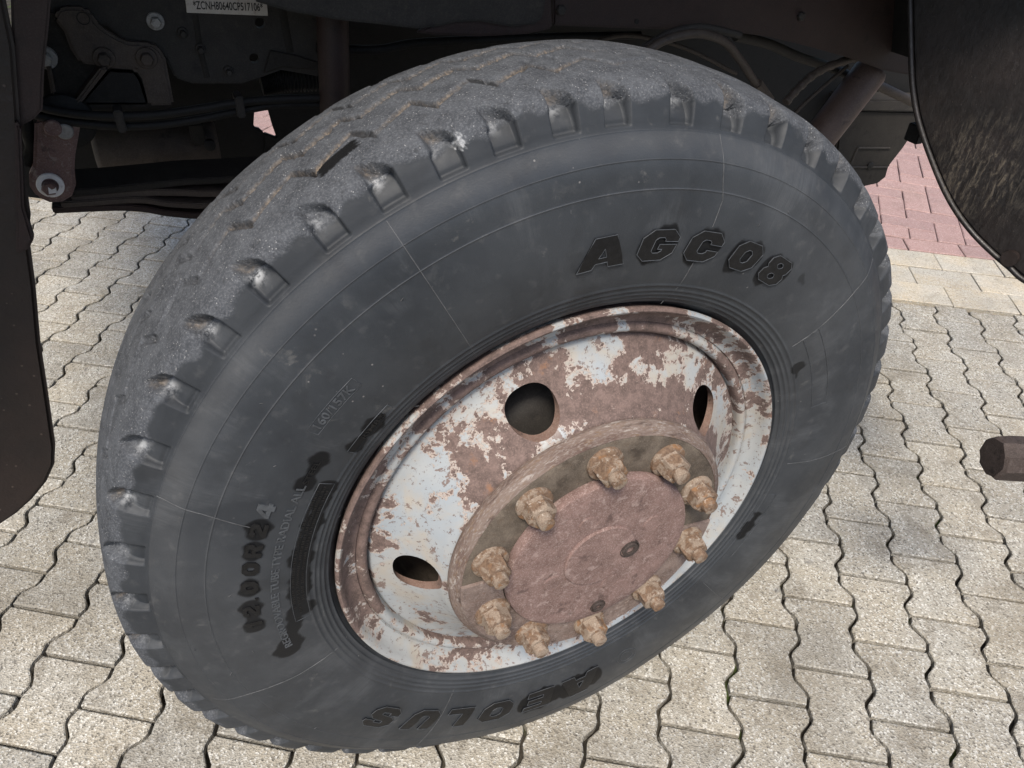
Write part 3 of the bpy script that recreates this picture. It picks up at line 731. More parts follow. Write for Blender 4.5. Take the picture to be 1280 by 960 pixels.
def block_letter(ch, a_mid, r0, r1, wd, mat, h, shear=.0):
    """solid block letter with rounded-off corners and a thin raised border, laid on the side wall"""
    polys = [[(x + shear * y, y) for x, y in p] for p in GLYPH[ch]]
    xs = [x for x, y in polys[0]]; x0, x1 = min(xs), max(xs)
    polys = [[((x - x0) / (x1 - x0), y) for x, y in p] for p in polys]
    cu = bpy.data.curves.new('t', 'CURVE'); cu.dimensions = '2D'; cu.fill_mode = 'BOTH'; cu.extrude = .05
    for p in polys:
        sp = cu.splines.new('POLY'); sp.points.add(len(p) - 1); sp.use_cyclic_u = True
        for q, (x, y) in zip(sp.points, p): q.co = (x, y, 0, 1)
    o = bpy.data.objects.new('t', cu); COL.objects.link(o); bpy.context.view_layer.update()
    me = bpy.data.meshes.new_from_object(o.evaluated_get(bpy.context.evaluated_depsgraph_get())); bpy.data.objects.remove(o); bpy.data.curves.remove(cu)
    bm = bmesh.new(); bm.from_mesh(me); bmesh.ops.remove_doubles(bm, verts=bm.verts, dist=1e-5)
    for k in range(1, 6): bmesh.ops.bisect_plane(bm, geom=bm.verts[:] + bm.edges[:] + bm.faces[:], plane_co=(0, k / 6, 0), plane_no=(0, 1, 0))
    rl = np.array(wheel.location)
    for v in bm.verts:
        v.co = Vector(np.array(wall_pt(r0 + v.co.y * (r1 - r0), a_mid - (v.co.x - .5) * wd, h if v.co.z > 0 else -.0015)) - rl)
    bmesh.ops.recalc_face_normals(bm, faces=bm.faces); bm.to_mesh(me); bm.free()
    me.materials.clear(); me.materials.append(mat); me.shade_smooth(); me.set_sharp_from_angle(angle=R_(40))
    o = link('raised_letter', me, tyre)
    if r1 - r0 > .02:
        V_, F_ = [], []
        for p in polys:
            P = [np.array(wall_pt(r0 + y * (r1 - r0), a_mid - (x - .5) * wd, h)) for x, y in p]
            for i in range(len(P)):
                p0, p1 = P[i], P[(i + 1) % len(P)]; n_ = 4
                v, f = tube_raw([p0 + (p1 - p0) * k / n_ for k in range(n_ + 1)], .00050, 5); b_ = len(V_); V_ += v; F_ += [tuple(j + b_ for j in q) for q in f]
        mesh('letter_border', V_, F_, MAT_LET, tyre, 60)
    return o
for ch, a, wd in (('A', 92.7, 8.0), ('G', 83.2, 6.9), ('C', 74.6, 6.9), ('0', 65.3, 6.2), ('8', 57.4, 6.0)):
    block_letter(ch, a, .4230, .4610, wd, MAT_LET_DARK, .0022, .16 if ch != 'A' else .0)
for ch, a, wd in (('A', -83.4, 9.6), ('E', -94.4, 7.4), ('O', -105.2, 8.0), ('L', -114.8, 6.4), ('U', -124.2, 7.6), ('S', -134.8, 7.2)):
    block_letter(ch, a, .421, .467 if ch != 'A' else .476, wd * 1.05, MAT_LET_DARK, .0022, .16 if ch != 'A' else 0.)
for ch, a, wd in (('1', 179.6, 1.3), ('2', 176.4, 2.9), ('.', 173.8, .6), ('0', 170.9, 3.2), ('0', 166.9, 3.2), ('R', 163.2, 3.2), ('2', 159.2, 3.1), ('4', 155.4, 3.1)):
    block_letter(ch, a, .4468, .4468 + (.0195 if ch != '.' else .004), wd * .88, MAT_LET if ch == '4' else MAT_LET_DARK, .0018, .1)
wall_text('size_marking', '160/157K', 136.2, .4475, .4580, 7.6, MAT_LET, .0011, .012, spacing=1.05)
wall_text('rim_marking', 'RIM8.5', 136.6, .3890, .3965, 5.6, MAT_LET_DARK, .0010, .012)
wall_text('steel_marking', 'STEEL', 147.6, .4220, .4290, 4.6, MAT_LET_DARK, .0010, .012)
wall_text('type_marking', 'REGROOVABLE TUBE TYPE RADIAL ALL', 169.5, .4225, .4325, 38.5, MAT_LET, .0011, .010, cuts=3)
# rows of tiny raised print that cannot be read at this size
def tiny_row(r, a0, a1, h=.0007):
    V_, F_ = [], []; a = a0; rl = None
    while a > a1:
        wd = .32 + .3 * random.random()
        if random.random() > .14:
            b = len(V_); q = [wall_pt(r + dr_, a - s_ * wd * .7, hh) for hh in (-.0008, h) for dr_, s_ in ((0, 0), (.0032, 0), (.0032, 1), (0, 1))]
            V_ += q; F_ += [tuple(b + x for x in f) for f in ((4, 5, 6, 7), (0, 1, 5, 4), (1, 2, 6, 5), (2, 3, 7, 6), (3, 0, 4, 7))]
        a -= wd
    return mesh('small_print', V_, F_, MAT_LET_DARK, tyre)
for r, a0, a1 in ((.4035, 180, 151), (.3975, 182, 150.5), (.3915, 178, 151)): tiny_row(r, a0, a1)
def wall_strip(name, pts, wd, h, mat=MAT_RIDGE):
    """thin raised line on the sidewall through (r, deg) points"""
    P = []
    for (r0, a0), (r1, a1) in zip(pts[:-1], pts[1:]):
        n = max(2, int(abs(r1 - r0) / .006 + abs(a1 - a0) * .4 / 1.2))
        P += [(r0 + (r1 - r0) * k / n, a0 + (a1 - a0) * k / n) for k in range(n)]
    P.append(pts[-1]); W = np.array([wall_pt(r, a, h * .35) for r, a in P])
    V_, F_ = tube_raw(W, wd / 2, 6); return mesh(name, V_, F_, mat, tyre, 60)
for pts in ([(.560, 116.5), (.52, 116.4), (.45, 116.2), (.358, 115.9)], [(.564, 156.7), (.52, 157.2), (.49, 158.0), (.462, 158.8)], [(.562, 76.5), (.52, 75.3), (.498, 74.3), (.466, 74.4)], [(.420, 74.9), (.385, 75.0), (.366, 75.3)],
            [(.556, 196.4), (.50, 197.0), (.44, 197.6), (.378, 197.8)], [(.40, -44), (.46, -45), (.55, -46)], [(.395, 36), (.47, 36.5), (.56, 37)], [(.395, -3), (.47, -3.4), (.56, -3.6)], [(.557, 241), (.47, 240.5), (.38, 240)]):
    wall_strip('mould_line', pts, .0011, .0006)
def boxline(a0, a1, r0, r1):
    wall_strip('marking_frame', [(r0, a0), (r1, a0), (r1, a1), (r0, a1), (r0, a0)], .0008, .0006, MAT_LET)
boxline(141.0, 131.4, .4455, .4600); boxline(142.6, 132.2, .3865, .3990); boxline(183.2, 149.6, .3885, .4085)
boxline(36, 14, .412, .438); boxline(-13, -34, .380, .404)
for r_, rad in ((.441, .0195), (.441, .0125)):                     # round approval mark
    c0 = np.array([r_ * math.cos(R_(-70.8)), r_ * math.sin(R_(-70.8))])
    pts = []
    for k in range(33):
        q = c0 + rad * np.array([math.cos(k * math.pi / 16), math.sin(k * math.pi / 16)]); pts.append((np.hypot(*q), math.degrees(math.atan2(q[1], q[0]))))
    wall_strip('approval_mark', pts, .0008, .0008, MAT_LET)
# rubber vent hairs
for r, a, ln_, b in ((.49, 120.3, .008, .4), (.50, 97, .006, -.5), (.475, 172, .007, 1.), (.47, 148, .006, .2), (.505, 190, .006, -.8), (.478, 66, .007, .5), (.355, 115.7, .01, .9), (.357, 88, .009, .3), (.36, 75.2, .008, 1.2), (.358, 131, .009, .1),
                     (.357, 160, .012, .4), (.362, 196, .008, .6), (.47, 186, .006, -.4), (.515, 140, .005, .9), (.47, 205, .007, .3), (.50, 215, .006, 1.), (.38, 176, .006, .5), (.405, 60, .005, .2), (.51, 62, .006, -.3), (.53, 183, .007, .7)):
    p0 = np.array(wall_pt(r, a, -.001)); d = np.array([math.cos(b * 3), -.55, math.sin(b * 3)]); d /= np.linalg.norm(d)
    V_, F_ = tube_raw([p0, p0 + d * ln_ * .5, p0 + d * ln_ + np.array([0, .0008, -.0006])], [.0005, .00045, .0002], 5); mesh('vent_hair', V_, F_, MAT_RIDGE, tyre, 60)

# ---- rim ring: lip, hollow, lock ring, groove
rim_prof = [(.338, .060), (.340, .030), (.3445, .012), (.3485, .003), (.3500, -.0025), (.3488, -.0058), (.3455, -.0068), (.3420, -.0045), (.3390, .0015), (.3350, .0085), (.3300, .0135), (.3235, .0160), (.3185, .0160),
            (.3172, .0185), (.3160, .0165), (.3120, .0125), (.3070, .0120), (.3030, .0150), (.3015, .0210), (.3005, .032), (.2985, .034), (.2985, .060)]
rim = lathe('rim_ring', rim_prof, MAT_RING, wheel, 200, True, angle=50)
# ---- disc with five hand holes
dp = smooth_prof([(.3000, .030), (.2965, .0225), (.2900, .0195), (.2780, .0145), (.2620, .0040), (.2420, -.0120), (.2260, -.0270), (.2170, -.0400), (.2080, -.0475), (.1950, -.0490), (.1400, -.0495)], 5)
back = [(r - .001 * (i < 3), y + .014) for i, (r, y) in enumerate(dp)][::-1]
disc = lathe('wheel_disc', list(map(tuple, dp)) + back, MAT_RIM, wheel, 240, True, angle=40)
hol = [110.2, 38.2, 182.6, 254.4, 326.4]
HV, HF = [], []
for a in hol:
    a = R_(a); cx, cz = .2435 * math.cos(a), .2435 * math.sin(a); b = len(HV); n = 36
    er = np.array([math.cos(a), math.sin(a)]); et = np.array([-math.sin(a), math.cos(a)])
    for y in (-.08, .07):
        for k in range(n):
            q = 2 * math.pi * k / n; sx, sz = math.cos(q), math.sin(q)
            e = 2.25; s_ = (abs(sx) ** e + abs(sz) ** e) ** (-1 / e)
            o_ = er * (sx * s_ * .0268) + et * (sz * s_ * .0335)
            HV.append((cx + o_[0], y, cz + o_[1] + H))
    HF += [tuple(b + k for k in range(n))[::-1], tuple(b + n + k for k in range(n))] + [(b + k, b + (k + 1) % n, b + n + (k + 1) % n, b + n + k) for k in range(n)]
cut = mesh('cut', HV, HF, MAT_PLUG, None)
boolean_cut(disc, cut)
# ---- brake drum seen through the hand holes
lathe('brake_drum', [(.0, .035), (.19, .035), (.205, .045), (.214, .058), (.216, .085), (.216, .20), (.10, .21), (.0, .21)], MAT_FRAME, wheel, 96, False)
lathe('rim_barrel', [(.2985, .058), (.285, .075), (.278, .10), (.278, .21), (.305, .24), (.312, .235), (.286, .205), (.286, .10), (.292, .08), (.306, .062)], MAT_HUB, wheel, 96, True)
# ---- hub flange
lathe('hub_flange', [(.120, -.040), (.2045, -.044), (.2110, -.0485), (.2125, -.0540), (.2110, -.0600), (.2040, -.0660), (.1995, -.0690), (.1960, -.0702), (.150, -.0704), (.132, -.0700), (.120, -.0690)], MAT_HUB, wheel, 180, True, angle=25)
fe = lathe('flange_edge', [(.2040, -.0452), (.2120, -.0490), (.2136, -.0545), (.2122, -.0606), (.2044, -.0676), (.2000, -.0700), (.1995, -.0685), (.2050, -.0620), (.2060, -.0530)], MAT_HUBEDGE, wheel, 180, True, angle=25)
# lower half plate, a few millimetres proud, cut off along a straight edge
def half_plate():
    V_, F_ = [], []; n = 70; a0, a1 = R_(-183), R_(-6)
    for k in range(n + 1):
        a = a0 + (a1 - a0) * k / n
        for r, y in ((.1432, -.0700), (.1432, -.0752), (.1985, -.0752), (.2020, -.0722), (.2020, -.0700)):
            V_.append((r * math.cos(a), y, r * math.sin(a) + H))
    for k in range(n):
        for j in range(4): F_.append((k * 5 + j, k * 5 + j + 1, (k + 1) * 5 + j + 1, (k + 1) * 5 + j))
    F_ += [tuple(range(5)), tuple(n * 5 + j for j in range(5))[::-1]]
    return mesh('lower_flange_plate', V_, F_, MAT_HUBLOW, wheel, 30)
half_plate()
# ---- hub cap
cap = lathe('hub_cap', [(.0, -.0680), (.1385, -.0680), (.1408, -.0705), (.1418, -.0760), (.1413, -.0815), (.1395, -.0845), (.1350, -.0862), (.120, -.0868), (.060, -.0872), (.0, -.0872)], MAT_CAP, wheel, 160, False, angle=30)
lathe('cap_boss', [(.0560, -.0860), (.0558, -.0892), (.0540, -.0908), (.030, -.0912), (.0, -.0913)], MAT_CAP, cap, 96, False, c=(-.002, 0, H + .004), angle=30)
for a, r in ((110.2, .081), (-162, .076), (-69.7, .070), (24.8, .086)):
    c_ = (r * math.cos(R_(a)), 0, r * math.sin(R_(a)) + H)
    lathe('knock_out_disc', [(.0150, -.0865), (.0150, -.0874), (.0142, -.0877), (.0136, -.0871), (.0130, -.0877), (.0, -.0878)], MAT_CAP, cap, 40, False, c=c_)
def plug(c_, y0, R0):
    V_, F_ = [], []; n = 48
    prof = [(R0 * 1.25, y0 + .004), (R0 * 1.25, y0 - .0016), (R0 * 1.12, y0 - .0016), (R0 * 1.04, y0 + .0022), (R0 * .98, y0 - .0022), (R0 * .88, y0 - .0032)]
    for r, y in prof:
        for k in range(n): q = 2 * math.pi * k / n; V_.append((c_[0] + r * math.cos(q), y, c_[2] + r * math.sin(q)))
    def hexr(q, r): q = (q % (math.pi / 3)) - math.pi / 6; return r * math.cos(math.pi / 6) / math.cos(q)
    for r, y in ((R0 * .58, y0 - .0034), (R0 * .56, y0 - .0026), (R0 * .54, y0 + .008)):
        for k in range(n): q = 2 * math.pi * k / n; rr = hexr(q, r); V_.append((c_[0] + rr * math.cos(q), y, c_[2] + rr * math.sin(q)))
    for j in range(8):
        for k in range(n): F_.append((j * n + k, j * n + (k + 1) % n, (j + 1) * n + (k + 1) % n, (j + 1) * n + k))
    F_.append(tuple(8 * n + k for k in range(n)))
    return mesh('drain_plug', V_, F_, MAT_BARDK, cap, 30)
plug((.0445, 0, H + .001), -.0905, .0125); plug((.116 * math.cos(R_(-85)), 0, H + .116 * math.sin(R_(-85))), -.0872, .0098)

# ---- ten lug nuts (local axis -Y outward, origin at the flange face)
def lumpy(V_, amp, seed):
    r_ = np.random.default_rng(seed); V_ = np.array(V_, float)
    ph_ = r_.random((6, 3)) * 6.28; fr = r_.normal(0, 300, (6, 3))
    d = sum(np.sin(V_ @ fr[k] + ph_[k, 0]) for k in range(6)) / 6
    nrm_ = V_ * [1, 0, 1]; L = np.linalg.norm(nrm_, axis=1)[:, None] + 1e-6
    return V_ + nrm_ / L * (d[:, None] * amp) + np.array([0, 1, 0]) * (np.roll(d, 3)[:, None] * amp * .6)
def turned(name, prof, n, hexmask, amp, seed, mat, parent):
    V_, F_ = [], []
    for (r, y), hx in zip(prof, hexmask):
        for k in range(n):
            q = 2 * math.pi * k / n; qq = (q % (math.pi / 3)) - math.pi / 6
            rr = r * (1 - hx) + hx * r * math.cos(math.pi / 6) / math.cos(qq)
            V_.append((rr * math.cos(q), y, rr * math.sin(q)))
    for j in range(len(prof) - 1):
        for k in range(n): F_.append((j * n + k, j * n + (k + 1) % n, (j + 1) * n + (k + 1) % n, (j + 1) * n + k))
    V_.append((0, prof[-1][1] - .0003, 0)); t_ = len(V_) - 1; j = len(prof) - 1
    F_ += [(j * n + k, j * n + (k + 1) % n, t_) for k in range(n)]
    V_ = lumpy(V_, amp, seed)
    me = bpy.data.meshes.new(name); me.from_pydata([tuple(v) for v in V_], [], F_); me.update()
    bm = bmesh.new(); bm.from_mesh(me); bmesh.ops.recalc_face_normals(bm, faces=bm.faces); bm.to_mesh(me); bm.free()
    finish(me, mat, 30); return me
variants = []
for s in range(5):
    a_ = turned('lug_nut', [(.0205, .004), (.0214, -.005), (.0212, -.0075), (.0210, -.0085), (.0209, -.015), (.0208, -.0240), (.0198, -.0262), (.0165, -.0278), (.0110, -.0280)], 36, [1, 1, 1, 1, 1, 1, .8, .2, 0], (.00008, .00022, .00006, .0001, .00028)[s], 10 + s, MAT_NUT, None)
    b_ = turned('washer', [(.0262, .006), (.0266, -.0025), (.0262, -.0045), (.0246, -.0060), (.0200, -.0072)], 36, [0] * 5, .0002, 30 + s, MAT_NUT, None)
    c_ = turned('stud', [(.0112, -.020), (.0114, -.0268), (.0113, -.0355), (.0106, -.0385), (.0085, -.0392)], 24, [0] * 5, .00012, 50 + s, MAT_NUT, None)
    variants.append((a_, b_, c_))
for k in range(10):
    a = R_(92.4 - 36 * k); s = (k * 3) % 5; A_, B_, C_ = variants[s]
    y = -.0704 if math.sin(a) > -.1 else -.0752
    o = link('lug_nut', A_, wheel); o.location = Vector((.167 * math.cos(a), y, .167 * math.sin(a) + H)) - Vector(WB)
    o.rotation_euler = (0, random.random() * 6.28, 0)
    o.scale = (.97, 1.04, .97)
    link('washer', B_, o); link('stud', C_, o)

# ================================================================== TRUCK UNDERBODY
def pxpoly(pts, y): return [at(px, py, 1, y) for px, py in pts]
def disc_at(name, px, py, y, prof, mat, parent, n=24):
    c = at(px, py, 1, y); return lathe(name, [(r, y + d) for r, d in prof], mat, parent, n, False, c=(c[0], 0, c[2]), angle=30)
def hexbolt(px, py, y, R0, mat, parent, name='bolt'):
    c = at(px, py, 1, y); n = 6
    o = lathe(name, [(R0 * 1.45, y + .004), (R0 * 1.45, y - .004), (R0 * 1.35, y - .005), (R0, y - .005), (R0, y - .016), (R0 * .85, y - .018), (.0001, y - .018)], mat, parent, 6, False, c=(c[0], 0, c[2]), angle=20)
    o2 = None
    return o
def roundbolt(px, py, y, R0, mat, parent, name='bolt'):
    c = at(px, py, 1, y)
    w_ = lathe(name, [(R0 * 1.6, y + .004), (R0 * 1.6, y - .004), (R0 * 1.5, y - .005), (R0 * .9, y - .005)], mat, parent, 28, False, c=(c[0], 0, c[2]), angle=30)
    lathe('bolt_head', [(R0, y - .004), (R0, y - .014), (R0 * .86, y - .016), (.0001, y - .016)], mat, w_, 6, False, c=(c[0], 0, c[2]), angle=20)
    return w_
# ---- chassis rail
fr_root = empty('chassis_rail', (-.3, .62, 0), 'grimy dark chassis rail with pale number plate and round holes above the leaf spring', 'chassis')
rail_px = [(60, -60), (60, 20), (131, 31), (155, 50), (192, 55), (207, 74), (219, 98), (241, 105), (302, 105), (330, 96), (352, 88), (420, 100), (440, -60)]
web = prism('rail_web', pxpoly(rail_px, .62), (0, .012, 0), MAT_FRAME, fr_root, .003)
for px, py, rr in ((325, 29, .0075), (318, 73, .0075)):
    c = at(px, py, 1, .62); V_, F_ = tube_raw([(c[0], .55, c[2]), (c[0], .70, c[2])], rr, 20)
    cu_ = mesh('cut', V_, F_, None, None); boolean_cut(web, cu_)
roundbolt(194, 26, .62, .0075, MAT_STEEL, fr_root)
# weld / sealant runs on the web
for pts, wd in (([(244, 18), (250, 60), (259, 97)], .0042), ([(352, 5), (358, 40), (363, 66)], .0058)):
    P = [at(x, y, 1, .6195) for x, y in pts]; V_, F_ = tube_raw(spline(P, 8), wd, 8); V_ = [(v[0], .6200 + (v[1] - .6195) * .35, v[2]) for v in V_]
    mesh('sealant_run', V_, F_, MAT_BOXDK, fr_root, 60)
pl = [(231, -6), (333, -3), (335, 20), (233.5, 16)]
plate = prism('number_plate', pxpoly(pl, .6165), (0, .003, 0), MAT_PLATE, fr_root, .0006, 1)
def flat_text(name, body, p0, p1, up, h, mat, parent, y):
    me = text_mesh(body, 1., .02, .015); co_ = np.array([v.co for v in me.vertices]); x0, x1, y0, y1 = co_[:, 0].min(), co_[:, 0].max(), co_[:, 1].min(), co_[:, 1].max()
    p0 = np.array(p0); p1 = np.array(p1); rl = np.array(root_of(parent).location)
    for v in me.vertices:
        q = p0 + (p1 - p0) * (v.co.x - x0) / (x1 - x0) + np.array(up) * h * (v.co.y - y0) / (y1 - y0)
        v.co = Vector(np.array([q[0], y - (.0006 if v.co.z > 0 else -.001), q[2]]) - rl)
    me.materials.clear(); me.materials.append(mat); return link(name, me, parent)
flat_text('plate_lettering', '*ZCNH80640CP517106*', at(242, 11.5, 1, .6165), at(329, 14, 1, .6165), (0.05, 0, 1), .0115, MAT_INK, plate, .6165)
# ---- spring hanger bracket
hb = empty('spring_hanger', (-.5, .59, 0), 'brown cast spring hanger bracket with two ribs bolted to chassis rail', 'bracket')
br_px = [(67, 24), (72, 12), (84, 9), (106, 10), (116, 17), (119, 27), (131, 38), (148, 48), (160, 53), (190, 55), (200, 62), (207, 74), (212, 100), (218, 132), (186, 133), (178, 100), (170, 88), (140, 86), (118, 82), (100, 80), (88, 62), (80, 40)]
prism('bracket_plate', pxpoly(br_px, .600), (0, .018, 0), MAT_BRACKET, hb, .004)
prism('bracket_back', pxpoly([(50, 10), (120, 25), (150, 55), (210, 90), (216, 136), (60, 138), (48, 80)], .612), (0, .007, 0), MAT_BOXDK, hb, .003)
prism('rib', pxpoly([(126, 84), (136, 86), (101, 130), (93, 128)], .580), (0, .034, 0), MAT_BRACKET, hb, .003)
prism('rib', pxpoly([(57, 80), (63, 80), (70, 118), (64, 120)], .580), (0, .034, 0), MAT_BRACKET, hb, .003)
prism('pocket_lip', pxpoly([(136, 87), (168, 89), (176, 100), (186, 131), (98, 131)], .6055), (0, .006, 0), MAT_BLACK, hb, .003)
roundbolt(130, 72, .600, .009, MAT_BRACKET, hb); roundbolt(183, 72, .600, .009, MAT_BRACKET, hb); roundbolt(57, 72, .596, .009, MAT_STEEL, hb)
disc_at('bracket_hole', 104, 23, .5995, [(.0085, .002), (.0082, -.0006), (.0070, -.0006), (.0068, .010), (.0001, .010)], MAT_BLACK, hb)
dome = at(76, 138, 1, .575); lathe('rubber_buffer', [(.040, .57), (.038, .565), (.028, .560), (.0001, .558)], MAT_BLACK, hb, 32, False, c=(dome[0], .02, dome[2] - .02))
# ---- shackle
sh = empty('spring_shackle', (-.6, .60, 0), 'reddish brown spring shackle with white marked pin beside hanging flap', 'shackle')
s_px = [(43, 152), (52, 148), (95, 150), (101, 155), (98, 172), (94, 195), (93, 215), (95, 232), (90, 246), (78, 253), (62, 254), (46, 247), (37, 234), (36, 220), (41, 208), (42, 185)]
prism('shackle_plate', pxpoly(s_px, .575), (0, .022, 0), MAT_SHACKLE, sh, .004)
ring = disc_at('pin_washer', 63, 231, .575, [(.0180, .003), (.0180, -.003), (.0170, -.004), (.0110, -.004)], MAT_WHITE, sh, 32)
disc_at('pin_nut', 62, 233, .575, [(.0105, .0), (.0105, -.010), (.0090, -.013), (.0001, -.013)], MAT_SHACKLE, sh, 6)
c_ = at(64, 238, 1, .561); prism('paint_mark', [(c_[0] - .005, .5618, c_[2] - .006), (c_[0] + .006, .5618, c_[2] - .005), (c_[0] + .007, .5618, c_[2] + .003), (c_[0] + .001, .5618, c_[2] + .001), (c_[0] - .003, .5618, c_[2] + .006)], (0, .002, 0), MAT_WHITE, sh, .0006, 1)
disc_at('bolt', 66, 158, .575, [(.0115, .003), (.0115, -.008), (.0100, -.010), (.0001, -.010)], MAT_SHACKLE, sh, 24)
disc_at('bolt', 81, 163, .575, [(.0110, .003), (.0110, -.006), (.0095, -.008), (.0001, -.008)], MAT_STEEL, sh, 24)
# ---- leaf spring: separate leaves, running back behind the wheel
lsr = empty('leaf_spring', (-.3, .64, 0), 'dark rusty multi leaf spring reaching from shackle in behind the tyre', 'spring')
def leaf(path, th_, y0, y1, mat):
    P = spline(path, 8); n = len(P); V_ = []
    for i, p in enumerate(P):
        for y, dz in ((y0, 0), (y1, 0), (y1, -th_), (y0, -th_)): V_.append((p[0], y, p[2] + dz))
    F_ = [(i * 4 + j, i * 4 + (j + 1) % 4, (i + 1) * 4 + (j + 1) % 4, (i + 1) * 4 + j) for i in range(n - 1) for j in range(4)] + [(0, 1, 2, 3), tuple((n - 1) * 4 + j for j in (3, 2, 1, 0))]
    o = mesh('leaf', V_, F_, mat, lsr, 30)
    bm = bmesh.new(); bm.from_mesh(o.data); bmesh.ops.bevel(bm, geom=[e for e in bm.edges if len(e.link_faces) == 2 and e.calc_face_angle() > .8], offset=.0018, segments=2, affect='EDGES', clamp_overlap=True); bm.to_mesh(o.data); bm.free()
    o.data.shade_smooth(); o.data.set_sharp_from_angle(angle=R_(35))
def lp(pts, ext): 
    P = [at(x, y, 1, .60) for x, y in pts]; return P + [np.array([P[-1][0] + d, .6, P[-1][2] + dz]) for d, dz in ext]
EXT = ((.15, -.006), (.35, -.004), (.60, .012))
leaf(lp([(90, 237), (130, 234), (180, 229), (230, 224), (285, 221)], EXT), .011, .60, .685, MAT_BOXDK)
leaf(lp([(88, 246), (130, 242), (180, 238), (220, 238), (280, 239)], EXT), .011, .602, .683, MAT_BRACKET)
leaf(lp([(75, 252), (110, 250), (150, 247), (180, 247), (215, 252), (280, 253)], EXT), .010, .598, .685, MAT_BRACKET)
leaf(lp([(64, 259), (110, 257), (150, 256), (180, 258), (215, 264), (270, 266)], EXT), .011, .600, .683, MAT_BROWN)
# ---- hoses sagging in front of the hanger
def hose(name, pxs, y, rad, mat, label, cat='hose', n=14, group=None):
    ysq = y if isinstance(y, (list, tuple)) else [y] * len(pxs)
    P = spline([at(px, py, 1, yy_) for (px, py), yy_ in zip(pxs, ysq)], 10)
    o = mesh_top(name, P, rad, mat, n); return tag(o, label, cat, group)
def mesh_top(name, P, rad, mat, n):
    V_, F_ = tube_raw(P, rad, n); c = np.array(P[0]); me_ = bpy.data.meshes.new(name); me_.from_pydata([tuple(np.array(v) - c) for v in V_], [], F_); me_.update()
    bm = bmesh.new(); bm.from_mesh(me_); bmesh.ops.recalc_face_normals(bm, faces=bm.faces); bm.to_mesh(me_); bm.free(); finish(me_, mat, 50)
    o = link(name, me_); o.location = c; return o
hose('rubber_hose', [(20, 118), (52, 134), (100, 143), (150, 145), (200, 143), (250, 136), (300, 128), (350, 124), (420, 122)], .565, .0062, MAT_BLACK, 'upper of two black rubber hoses sagging below the spring hanger')
hose('rubber_hose', [(20, 132), (52, 146), (100, 154), (150, 158), (200, 156), (250, 149), (300, 139), (350, 131), (420, 131)], .575, .0058, MAT_BLACK, 'lower of two black rubber hoses sagging across the shackle top')
hose('cable_conduit', [(33, 140), (35, 165), (40, 185), (33, 205)], .60, .009, MAT_BLACK, 'short ribbed black conduit beside the shackle plate', 'cable')
# ---- air reservoir behind the spring
ar = empty('air_reservoir', (-.3, .88, 0), 'brown stained cylindrical air tank lying behind the leaf spring', 'tank')
a0, a1 = at(122, 192, 1, .88), at(272, 180, 1, .88)
V_, F_ = tube_raw([a0 - [.004, 0, 0], a0, a0 + (a1 - a0) * .03, a0 + (a1 - a0) * .97, a1], [.030, .040, .046, .046, .040], 40); mesh('tank_shell', V_, F_, MAT_BRACKET, ar, 50)
c_ = at(247, 168, 1, .83); box('tank_clip', c_ - [.012, .004, .02], c_ + [.012, .03, .02], MAT_BOXDK, ar)
c_ = at(262, 181, 1, .83); lathe('tank_fitting', [(.010, .835), (.010, .824), (.004, .822), (.0001, .822)], MAT_BLACK, ar, 20, False, c=(c_[0], 0, c_[2]))
# ---- corrugated boot
P = spline([at(326, 104, 1, .66), at(350, 100, 1, .66), at(402, 98, 1, .66)], 60)
rad = .018 + .0022 * np.cos(np.arange(len(P)) * 2 * np.pi / 5.); 
o = mesh_top('corrugated_boot', P, rad, MAT_BLACK, 20); tag(o, 'black corrugated rubber boot below chassis rail end', 'boot')
# ---- brown round post behind the tyre
c0, c1 = at(413, -60, 1, .56), at(420, 175, 1, .56)
o = mesh_top('support_post', [c0, c0 + (c1 - c0) * .5, c1], .0235, MAT_BROWN, 32); tag(o, 'dark brown upright round post between chassis rail and tyre top', 'post')

# ---- wheel arch: inner panels whose lower edges show above the tyre, and the arch roof above the wheel
wa = empty('wheel_arch', (.2, .45, 0), 'dark brown black wheel arch panels with uneven lower edge above the tyre', 'wheel arch')
l_px = [(318, -70), (318, 2), (360, 14), (420, 25), (478, 31), (520, 36), (545, 34), (570, 28), (600, 27), (640, 34), (672, 30), (680, 20), (692, -70)]
prism('inner_panel', pxpoly(l_px, .47), (0, .010, 0), MAT_FRAME, wa, .003)
prism('panel_stay', pxpoly([(560, -70), (660, -70), (690, 0), (691, 36), (660, 43), (600, 46), (545, 44), (520, 41), (560, 20)], .478), (0, .010, 0), MAT_BROWN, wa, .003)
r_px = [(692, -70), (692, 32), (760, 35), (860, 38), (912, 40), (960, 46), (1010, 58), (1060, 72), (1105, 88), (1180, 102), (1230, -70)]
prism('inner_panel', pxpoly(r_px, .50), (0, .012, 0), MAT_BROWN, wa, .003)
disc_at('panel_hole', 796, 27, .4995, [(.004, .001), (.004, -.0006), (.0001, -.0006)], MAT_BLACK, wa, 12)
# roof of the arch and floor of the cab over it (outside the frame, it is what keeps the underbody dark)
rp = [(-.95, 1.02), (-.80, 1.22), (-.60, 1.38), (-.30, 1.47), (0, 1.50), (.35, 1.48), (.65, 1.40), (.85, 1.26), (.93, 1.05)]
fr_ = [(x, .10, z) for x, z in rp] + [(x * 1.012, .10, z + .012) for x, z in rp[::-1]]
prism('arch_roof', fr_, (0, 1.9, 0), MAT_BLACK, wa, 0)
box('cab_floor', (-1.25, .05, 1.515), (1.15, 2.25, 1.56), MAT_BLACK, wa, .004)

